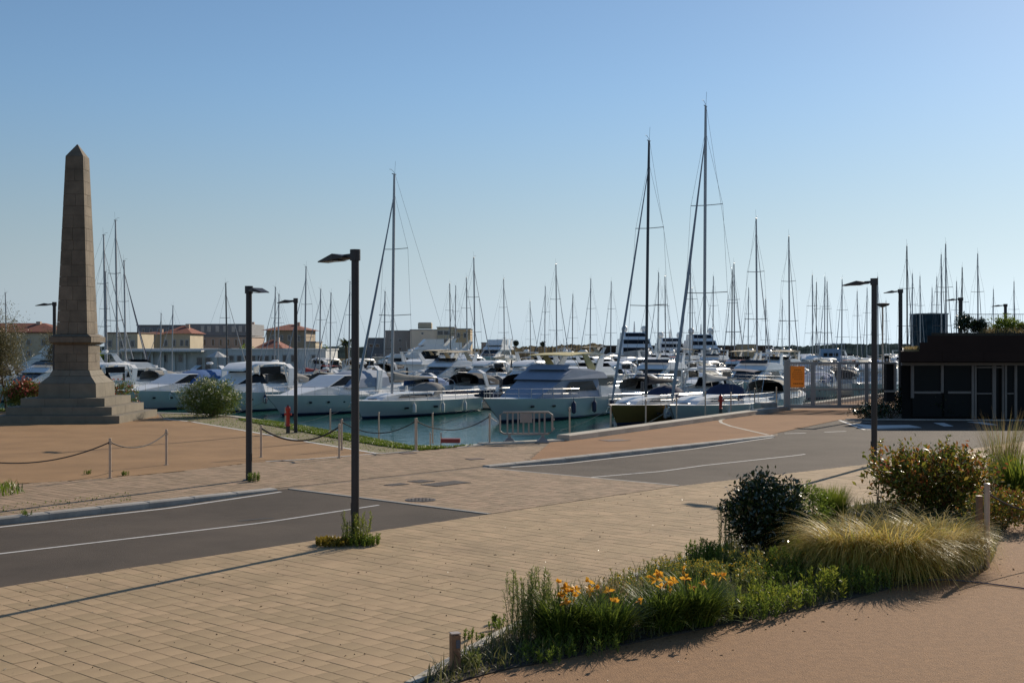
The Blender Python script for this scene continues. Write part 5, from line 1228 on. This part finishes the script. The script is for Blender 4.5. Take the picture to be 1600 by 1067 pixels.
L_nand = bpy.data.materials.new('leaf_autumn'); L_nand = leafmat('leaf_autumn_mix', (.06, .09, .015), (.30, .09, .03), trans=.4, rough=.4)
r_ = [n for n in L_nand.node_tree.nodes if n.type == 'VALTORGB'][0].color_ramp
for pos, c_ in ((.3, (.12, .14, .02, 1)), (.55, (.26, .24, .03, 1)), (.78, (.36, .20, .04, 1)), (.9, (.32, .12, .04, 1))): e_ = r_.elements.new(pos); e_.color = c_
L_gold = leafmat('grass_golden', (.46, .34, .08), (.78, .60, .20), trans=.5, rough=.65, gloss=.08)
L_goldg = leafmat('grass_golden_green', (.30, .30, .04), (.52, .48, .09), trans=.5)
L_tam = leafmat('leaf_tamarisk', (.09, .085, .035), (.20, .17, .08), trans=.4)
L_olea = leafmat('leaf_oleander', (.07, .11, .02), (.18, .22, .05), trans=.35)
L_redf = leafmat('petal_red', (.24, .05, .035), (.42, .13, .09), trans=.4)
L_whitef = leafmat('petal_white', (.55, .55, .42), (.65, .64, .52), trans=.4)
L_oran = leafmat('petal_orange', (.70, .32, .03), (.80, .45, .06), trans=.45)
L_yelf = leafmat('petal_yellow', (.50, .32, .02), (.60, .42, .05), trans=.4)
L_dry = leafmat('grass_dry', (.22, .17, .07), (.36, .28, .13), trans=.4)
M_bark = mat('bark', (.12, .085, .055), rough=.95, var=.3, scale=8); M_stalk = mat('stalk_green', (.08, .10, .03), rough=.8)
def plant(nm, px, py, lb, cat='shrub', group=None, z=.035): x, y = G(px, py); return thing(nm, (x, y, z), rng.random() * .5, lb, cat, group)

# dark glossy shrub
t = plant('shrub', 1197, 868, 'rounded dark glossy-leaved shrub standing highest in the planting bed')
shrub(t, (.66, .62, .60), 620, 16, .085, .42, L_dark, M_bark, h0=.12, shell=.3, ragged=.09, spread=.2)
t = plant('shrub', 1262, 838, 'small mid-green shrub leaning against the dark glossy shrub on its right')
shrub(t, (.42, .4, .42), 260, 12, .06, .35, L_mid, M_bark, h0=.1, ragged=.14)
# nandina
t = plant('shrub', 1460, 800, 'wide shrub with red, orange and yellow leaves beside the right lamp')
shrub(t, (1.55, 1.0, .60), 850, 10, .12, .42, L_nand, M_bark, h0=.12, shell=.25, ragged=.17, spread=.16, stems=16, flowers=16, fl_m=L_redf, fl_s=.08)
t = plant('shrub', 1570, 828, 'low red and green leaved shrub trailing beyond the tall steel post')
shrub(t, (.85, .6, .34), 300, 12, .07, .42, L_nand, M_bark, h0=.05, shell=.3, ragged=.22)
for px, py, ty, n, lb in ((1372, 795, 688, 3, 'thin red-leaved shoots rising right in front of the right lamp foot'), (1412, 800, 690, 2, 'thin shoot with red tip standing above the orange shrub at left'), (1471, 800, 683, 3, 'tallest red-tipped shoot rising out of the orange shrub')):
    t = plant('shoot', px, py, lb, 'shoot'); Hh = AZ(ty, t.location.y) - .03; mb = MB(); cs = []
    for k in range(n):
        ax, ay = rng.normal(size=2) * .12; mb.tube([(0, 0, 0), (ax * .4, ay * .4, Hh * .5), (ax, ay, Hh * (1 - .12 * k))], [.012, .009, .003], 4)
        for q in range(16): f = .5 + .5 * q / 15; cs.append((ax * f, ay * f, Hh * (1 - .12 * k) * f))
    mb.build('stem', M_bark, t); P = np.repeat(np.array(cs), 5, 0); v, f = leaf_quads(P, rng.normal(size=P.shape) + np.array([0, 0, .2]), .10, .035); npmesh('foliage', v, f, L_nand, t)

# a thin hose on the path
hp = [G(1388, 915), G(1440, 909), G(1500, 910), G(1560, 917), G(1640, 928)]
tag(MB().tube([(p[0], p[1], .035) for p in curve_pts(hp, 5)], .010, 5).build('hose', mat('hose_blue', (.10, .11, .16), rough=.6), smooth=True), 'thin blue-grey hose lying across the path at the right frame edge', 'hose')
# golden grass mounds
def tussock(px, py, n, ln, lb, m=L_gold, m2=L_goldg, rad=.28, lean=.32, bend=2.6, wd=.014, cat='ornamental grass', nm='grass_clump', group=None, z=.035):
    t = plant(nm, px, py, lb, cat, group, z)
    for mm, nn, k, ls in ((m, n, 1.0, 1.0), (m2, int(n * .7), .8, .9)):
        az = rng.random(nn) * 2 * np.pi; rr_ = rad * np.sqrt(rng.random(nn)); b = np.stack([rr_ * np.cos(az), rr_ * np.sin(az), np.zeros(nn)], 1)
        az2 = az + rng.normal(size=nn) * .5
        v, f = blades(b, az2, ln * ls * (.6 + .5 * rng.random(nn)), wd * (.7 + .6 * rng.random(nn)), np.abs(rng.normal(size=nn)) * lean * k, bend * (.55 + .6 * rng.random(nn)), K=7)
        v[:, 2] = np.maximum(v[:, 2], .01); npmesh('blades', v, f, mm, t)
    return t
tussock(1330, 898, 1900, 1.34, 'arching golden ornamental grass, left of the three golden mounds', rad=.34)
tussock(1398, 902, 1900, 1.38, 'arching golden ornamental grass, middle of the three golden mounds', rad=.34)
tussock(1462, 886, 1700, 1.24, 'arching golden ornamental grass, right of the three, touching the tall steel post', rad=.32)
tussock(1300, 815, 900, .72, 'upright yellow-green grass tuft behind the golden mounds', m=L_lime, m2=L_mid, rad=.22, lean=.28, bend=.5, wd=.01)
tussock(1590, 790, 420, 1.25, 'yellow-green spiky clump at the right frame edge', m=L_lime, m2=L_mid, rad=.22, lean=.45, bend=.5, wd=.035)
tussock(1568, 772, 260, 1.95, 'tall thin dry grass stalks behind the spiky clump', m=L_dry, m2=L_weed, rad=.3, lean=.14, bend=.45, wd=.009)

# day lilies
L_wd = leafmat('leaf_deep_green', (.04, .075, .015), (.09, .14, .03), gloss=.12, trans=.35)
def lily(px, py, n, ln, nf, lb):
    t = tussock(px, py, n, ln, lb, m=L_mid, m2=L_wd, rad=.26, lean=.35, bend=1.25, wd=.018, cat='day lilies', nm='day_lily', group='flowering day lilies in the bed')
    mb = MB(); P = []
    for k in range(nf):
        a = rng.random() * 6.283; q = rng.random() * .55; hh = ln * (.72 + .25 * rng.random()); p = np.array([q * math.cos(a), q * math.sin(a) - .12, hh]); P.append(p)
        mb.tube([(p[0] * .3, p[1] * .3, 0), (p[0] * .7, p[1] * .7, hh * .6), tuple(p)], [.006, .005, .004], 4)
    mb.build('stem', M_stalk, t); P = np.repeat(np.array(P), 6, 0); D = rng.normal(size=P.shape) * .8 + np.array([0, -.3, .45])
    v, f = leaf_quads(P, D, .085, .05, .15); npmesh('flowers', v, f, L_oran, t, 'stuff')
lily(880, 1004, 600, .72, 15, 'day lily clump with most orange flowers, next to the tall fleabane stems')
lily(945, 1003, 560, .70, 5, 'second day lily clump, dark green blades with few flowers')
lily(1035, 985, 520, .66, 6, 'third day lily clump, half hidden by weeds')
lily(1085, 978, 620, .72, 9, 'day lily clump at the right end of the orange flowers')
# fleabane: upright leafy stems
def stalks(px, py, n, hh, rad, lb, m=L_weed, leaf=.055, cat='weed', nm='weed', group=None, z=.035, lw=.2, lean=.12, seeds=None):
    t = plant(nm, px, py, lb, cat, group, z); mb = MB(); C_ = []; T_ = []
    for k in range(n):
        a = rng.random() * 6.283; q = rad * math.sqrt(rng.random()); b = np.array([q * math.cos(a), q * math.sin(a), 0]); h_ = hh * (.55 + .45 * rng.random()); e = b + np.array([rng.normal() * lean * h_, rng.normal() * lean * h_, h_])
        mb.tube([tuple(b), tuple((b + e) / 2 + rng.normal(size=3) * .01), tuple(e)], [.005, .004, .002], 3)
        fs_ = np.linspace(.1, 1, max(8, int(h_ * 34)))[:, None]; C_.append(b + (e - b) * fs_); T_.append(e)
    mb.build('stem', M_stalk, t)['kind'] = 'stuff'; P = np.repeat(np.concatenate(C_), 3, 0); D = rng.normal(size=P.shape) * .7; D[:, 2] = np.abs(D[:, 2]) + .5
    v, f = leaf_quads(P, D, leaf * (.6 + .7 * rng.random(len(P))), leaf * lw); npmesh('foliage', v, f, m, t)
    if seeds is not None:
        P = np.repeat(np.array(T_), 5, 0) + rng.normal(size=(n * 5, 3)) * .01; v, f = leaf_quads(P, rng.normal(size=P.shape) + np.array([0, 0, .6]), .022, .02); npmesh('flowers', v, f, seeds, t, 'stuff')
    return t
stalks(824, 1003, 46, .88, .22, 'tall grey-green fleabane stems at the left end of the bed', lw=.16, leaf=.06)
stalks(852, 1000, 14, .78, .12, 'looser fleabane stems just right of the tall ones', lw=.14)
stalks(1140, 870, 12, .95, .2, 'thin tall weed stalks left of the dark glossy shrub', lean=.07)
stalks(1105, 890, 60, .42, .34, 'leafy green weeds at the foot of the thin tall stalks', m=L_mid, lw=.35)
stalks(1000, 950, 110, .44, .5, 'patch of small yellow-flowered weeds behind the day lilies', seeds=L_yelf, m=L_weed)
stalks(1060, 925, 110, .46, .5, 'yellow-flowered weeds left of the leafy green weeds', seeds=L_yelf, m=L_weed)
stalks(1130, 930, 120, .42, .55, 'yellow-flowered weeds in the middle of the bed', seeds=L_yelf)
stalks(1205, 915, 70, .26, .5, 'low weeds below the dark glossy shrub', m=L_mid, lw=.3)
stalks(1225, 948, 60, .26, .45, 'small upright green weeds at the front edge before the golden grass', m=L_mid, lw=.3)
stalks(1170, 965, 60, .26, .4, 'small upright green weeds at the front edge, middle of the bed', m=L_mid, lw=.3)
stalks(1300, 925, 40, .24, .4, 'short green weeds under the left golden mound', m=L_mid, lw=.3)
stalks(1255, 870, 60, .28, .5, 'low lime green weeds between dark shrub and golden grass', m=L_lime, lw=.35)
stalks(735, 1048, 16, .18, .14, 'tiny weeds around the short wooden bollard', m=L_weed)
stalks(912, 1018, 50, .2, .45, 'low dark weeds along the front edge under the lilies', m=L_mid)
stalks(850, 1030, 40, .14, .4, 'creeping weeds at the left tip of the bed', m=L_mid)
stalks(960, 965, 80, .44, .4, 'dry brownish weeds between the second and third day lily', m=L_dry, lw=.25)
stalks(1180, 900, 90, .38, .55, 'brownish flowering weeds in front of the dark glossy shrub', seeds=L_yelf, m=L_weed)
stalks(1090, 955, 60, .34, .4, 'green weeds just behind the right day lily clump', m=L_weed)
stalks(1250, 900, 80, .42, .5, 'tangled green weeds spilling left from the golden mounds', m=L_mid, lw=.25)
stalks(1350, 925, 50, .34, .4, 'green leafy weeds in front of the middle golden mound', m=L_mid, lw=.25)
stalks(1430, 912, 30, .3, .3, 'sparse weeds in front of the right golden mound', m=L_mid, lw=.25)
stalks(1290, 935, 16, .42, .3, 'tall leafy green shoots before the left golden mound', m=L_lime, lw=.3, leaf=.08, lean=.06)
stalks(1215, 955, 16, .38, .35, 'bright green leafy shoots at the front edge left of the golden mounds', m=L_lime, lw=.3, leaf=.08, lean=.06)
stalks(1160, 972, 14, .34, .3, 'bright green shoots at the front edge right of the day lilies', m=L_lime, lw=.3, leaf=.08, lean=.06)
# ground cover in the whole bed
xs = []; tries = 0
bx0, bx1 = min(p[0] for p in bed_poly), max(p[0] for p in bed_poly); by0, by1 = min(p[1] for p in bed_poly), max(p[1] for p in bed_poly)
while len(xs) < 26000:
    x, y = random.uniform(bx0, min(bx1, 14)), random.uniform(by0, by1)
    if inpoly(x, y, BB + BF): xs.append((x, y, .035))
b = np.array(xs); n = len(b)
v, f = blades(b, rng.random(n) * 6.283, .06 + .26 * rng.random(n) ** 2, .014, np.abs(rng.normal(size=n)) * .5, .8, K=2)
tag(npmesh('ground_cover', v, f, leafmat('ground_cover', (.08, .09, .025), (.24, .22, .08), trans=.4), kind='stuff'), 'low green and brown ground cover in the planting bed')
# weeds at lamp feet and in joints
t = stalks(556, 850, 34, .58, .26, 'bright green weeds around the foot of the tallest looking lamp', m=L_lime, lw=.22, z=0)
stalks(566, 851, 60, .16, .3, 'low green weeds spreading right of the lamp foot', m=L_mid, lw=.4, z=0)
t = stalks(520, 851, 90, .11, .34, 'low yellowing weeds left of the lamp foot', m=leafmat('leaf_yellowing', (.20, .15, .02), (.34, .24, .03), trans=.4), lw=.4, z=0)
stalks(397, 752, 26, .22, .2, 'small weeds at the foot of the left kerb lamp', m=L_mid, lw=.3, z=0)
for px, py, n_, lb in ((776, 984, 7, 'weed tuft in the paver joints left of the fleabane'), (757, 1003, 6, 'small weed tuft beside the bed kerb'), (729, 998, 6, 'small weed in the joints right above the bollard'), (778, 975, 8, 'weed tuft nearest the fleabane in the pavers'), (136, 741, 9, 'weed tuft at the plaza edge left of the rope post'), (196, 743, 12, 'weed tuft just right of the plaza rope post'), (40, 806, 8, 'weed growing out of the left kerb')):
    stalks(px, py, n_, .12, .1, lb, m=L_mid, lw=.35, z=0, leaf=.04)
pts = [p for p in [(random.uniform(-22, -8), random.uniform(27, 34)) for _ in range(6000)] if inpoly(p[0], p[1], [G(-300, 770), G(-60, 762), G(0, 757), G(20, 760), G(44, 769), G(10, 775), G(-300, 790)])]
b = np.array([(x, y, 0) for x, y in pts]); n = len(b)
v, f = blades(b, rng.random(n) * 6.283, (.12 + .2 * rng.random(n)), .03, np.abs(rng.normal(size=n)) * .4, .7, K=2); tag(npmesh('grass', v, f, M_grass, kind='stuff'), 'grass patch at the left frame edge by the plaza')
def blades_in(poly, N, h0, h1, m, nm, lb, z, wd=.03):
    x0, x1 = min(p[0] for p in poly), max(p[0] for p in poly); y0, y1 = min(p[1] for p in poly), max(p[1] for p in poly); L = []
    while len(L) < N:
        x, y = random.uniform(x0, x1), random.uniform(y0, y1)
        if inpoly(x, y, poly): L.append((x, y, z))
    b = np.array(L); v, f = blades(b, rng.random(N) * 6.283, h0 + (h1 - h0) * rng.random(N), wd, np.abs(rng.normal(size=N)) * .5, .6, K=2)
    return tag(npmesh(nm, v, f, m, kind='stuff'), lb)
blades_in(grass_poly, 26000, .05, .12, M_grass, 'grass', 'grass blades of the strip along the quay', .012)
blades_in([p for p in grass_poly2 if p[0] > -60], 5000, .05, .2, M_grass, 'grass', 'grass blades left of the obelisk', .012)
blades_in(sand_poly, 1500, .02, .06, L_mid, 'sparse_weeds', 'sparse weeds in the sandy paving', .006)
blades_in([ST(-14, 7.6), ST(-4, 7.6), ST(-3, 9.2), ST(-14, 9.4)], 500, .02, .06, L_weed, 'sparse_weeds', 'weeds in the paver joints behind the left kerb', .0)

# oleander, red bush, small bush
t = plant('shrub', 329, 651, 'round oleander with white flowers at the water edge', z=0)
shrub(t, (1.5, 1.2, .92), 720, 14, .16, .2, L_olea, M_bark, h0=.0, shell=.3, ragged=.1, flowers=85, fl_m=L_whitef, fl_s=.12, fl_top=.45, stems=14)
t = plant('shrub', 42, 642.5, 'bush covered in red flowers left of the obelisk', z=0)
shrub(t, (1.35, 1.0, .80), 480, 12, .15, .25, L_olea, M_bark, h0=.05, shell=.3, ragged=.16, flowers=190, fl_m=L_redf, fl_s=.16, fl_top=.5, stems=12)
t = plant('shrub', 196, 640, 'small bush with reddish flowers just behind the right steps of the obelisk', z=0)
t.location = (AX(188, 63.5), 63.5, 0); shrub(t, (.8, .7, .75), 240, 10, .13, .25, L_olea, M_bark, h0=.25, ragged=.18, flowers=60, fl_m=L_redf, fl_s=.1)
def tree(px, Y, base_z, crown_c, crown_r, lb, n_cl=420, leaf=.09, m=L_tam, trunk_r=.07, n_lf=12, lw=.25, shell=.1, props=False, nm='tree'):
    t = thing(nm, (AX(px, Y), Y, base_z), 0, lb, 'tree'); c0 = np.array(crown_c); r = np.array(crown_r); mb = MB()
    top = c0 + np.array([0, 0, -r[2] * .5]); mb.tube([(0, 0, -.1), tuple(top * np.array([.4, .4, .5])), tuple(top), tuple(c0 + np.array([0, 0, r[2] * .6]))], [trunk_r, trunk_r * .8, trunk_r * .55, trunk_r * .15], 7)
    d = unit(rng.normal(size=(n_cl, 3))); c = c0 + d * r * (shell + (1 - shell) * rng.random((n_cl, 1)) ** .7) * (1 + .15 * rng.normal(size=(n_cl, 1)))
    for k in range(14):
        e = c[rng.integers(n_cl)]; s_ = top * (.7 + .3 * rng.random()); mb.tube([tuple(s_), tuple((s_ + e) / 2 + rng.normal(size=3) * .08), tuple(e)], [trunk_r * .4, trunk_r * .25, trunk_r * .08], 4)
    mb.build('trunk', M_bark, t, smooth=True)
    P = np.repeat(c, n_lf, 0) + rng.normal(size=(n_cl * n_lf, 3)) * r.mean() * .1; D = rng.normal(size=P.shape) + np.array([0, 0, .3])
    v, f = leaf_quads(P, D, leaf * (.6 + .7 * rng.random(len(P))), leaf * lw, .1); npmesh('crown', v, f, m, t)
    if props:
        for a_ in (.5, 2.6): MB().tube([(math.cos(a_) * .7, math.sin(a_) * .3, -.1), (math.cos(a_) * .05, 0, 1.6)], .035, 6).build('stake', M_wood, t)
    return t
tree(10, 67.5, 0, (-.35, 0, 3.4), (1.5, 1.3, 2.2), 'slender tree with thin brownish foliage and stakes at the left frame edge', props=True, leaf=.13, n_cl=800, n_lf=16, m=L_tam)
tree(96, 66.5, 0, (-.3, .4, 3.4), (1.0, .9, 1.3), 'thin brownish tree partly hidden behind the obelisk', leaf=.12, n_cl=420, m=L_tam)
# palm on the far shore
Y = 196; t = thing('palm_tree', (AX(541, Y), Y, -.05), 0, 'small palm tree left of the tallest looking lamp on the far shore', 'palm tree'); Hh = AZ(541, Y)
MB().tube([(0, 0, 0), (.1, 0, Hh * .5), (0, 0, Hh)], [.32, .26, .24], 8).build('trunk', M_bark, t, smooth=True)
n = 46; az = rng.random(n) * 6.283; vb_, fb_ = blades(np.tile(np.array([[0, 0, Hh]]), (n, 1)), az, 2.3, .55, .35 + rng.random(n) * .9, 1.1, K=5); npmesh('crown', vb_, fb_, leafmat('palm', (.04, .06, .02), (.09, .12, .03), trans=.25), t)
# shore bushes and little trees
k = 0
for px, Y, s_, lb in ((388, 165, 1.6, 'dark green tree behind the left kerb lamp beside the low red roof'), (806, 352, .8, 'lone small tree on the low rise, left one'), (848, 352, .7, 'lone small tree on the low rise, right one'), (155, 160, 1.2, 'green bush at the villa foot right of the obelisk'), (505, 190, 1.5, 'bushy green growth at the end of the white building'), (470, 182, 1.0, 'green bush before the brown villa')):
    z0 = .0 if Y < 300 else 3.2; tree(px, Y, z0 - .1, (0, 0, s_ * 1.4), (s_, s_, s_ * .9), lb, n_cl=130, leaf=.4, m=L_mid if Y < 300 else L_dark, trunk_r=.15, n_lf=8, lw=.5)
# hedge before the dark building
for i, (px, py, r_x, hh) in enumerate(((1392, 655, 1.3, .72), (1420, 654, 1.3, .86), (1447, 654, 1.2, .84), (1474, 655, 1.1, .66), (1364, 655, 1.3, .38))):
    t = plant('shrub', px, py, ['dark shrub at the building corner behind the right lamp', 'tallest dark shrub in front of the building corner', 'dark shrub under the first pale window frame', 'dark shrub under the second pale window frame', 'low dark shrub beside the gate end'][i], group='dark shrubs before the dark building', z=0); t.location.y += 1.0 if i < 4 else .3
    t.location.x = AX(px, t.location.y)
    shrub(t, (r_x, .55, hh), 240, 10, .11, .4, L_dark, M_bark, h0=.0, ragged=.16, shell=.3)
# roof garden
zr0 = AZ(524.5, Yf) + .14
for i, (px, Yr, r3, mm, lb) in enumerate(((1508, 61.5, (.42, .5, .48), L_dark, 'dark green shrub on the roof, left of two by the railing start'), (1530, 61.5, (.36, .4, .34), L_dark, 'small dark shrub on the roof right of the first'), (1570, 62, (.75, .6, .42), L_mid, 'wide green shrub on the roof at the right'), (1600, 62, (.4, .5, .25), L_weed, 'low grey-green shrub on the roof at the frame edge'))):
    t = thing('shrub', (AX(px, Yr), Yr, zr0), 0, lb, 'shrub', 'plants of the roof garden'); shrub(t, r3, 200, 10, .12, .35, mm, M_bark, h0=.0, ragged=.2, shell=.3)
blades_in([(AX(1530, 60.6), 60.6), (AX(1640, 60.6), 60.6), (AX(1640, 64), 64), (AX(1530, 64), 64)], 2600, .12, .42, L_dry, 'roof_grass', 'dry grass on the roof of the dark building', zr0, wd=.02)
blades_in([(AX(1412, 59.7), 59.7), (AX(1436, 59.7), 59.7), (AX(1437, 63), 63), (AX(1414, 63), 63)], 700, .06, .2, L_dry, 'roof_grass', 'dry grass on the lower roof corner', AZ(549, Yf) + .1, wd=.02)
# crumbs, dry leaves and specks lying on the pavement
P = []
while len(P) < 420:
    x, y = random.uniform(-9, 8), random.uniform(12.5, 30)
    if abs(x) < y * .43 and nearins(x, y) and toST(x, y)[1] < -.05: P.append((x, y, .006))
P = np.array(P); v, f = leaf_quads(P, rng.normal(size=P.shape) * np.array([1, 1, .06]), .02 + .05 * rng.random(len(P)) ** 3, .02)
tag(npmesh('litter', v, f, leafmat('dry_litter', (.05, .04, .02), (.16, .11, .05), trans=.1), kind='stuff'), 'dry leaf crumbs and specks scattered over the pavers')

P = []
while len(P) < 260:
    i = random.randrange(len(BF) - 1); a, b = BF[i], BF[i + 1]; f = random.random(); q = random.random() ** 2 * 1.1
    x, y = a[0] + (b[0] - a[0]) * f + q * .35, a[1] + (b[1] - a[1]) * f - q
    if inpoly(x, y, path_poly) and y > 11.5: P.append((x, y, .024))
P = np.array(P); v, f = leaf_quads(P, rng.normal(size=P.shape) * np.array([1, 1, .08]), .02 + .05 * rng.random(len(P)) ** 2, .016)
tag(npmesh('litter', v, f, MATS['dry_litter'], kind='stuff'), 'dry leaf crumbs along the path edge below the planting bed')
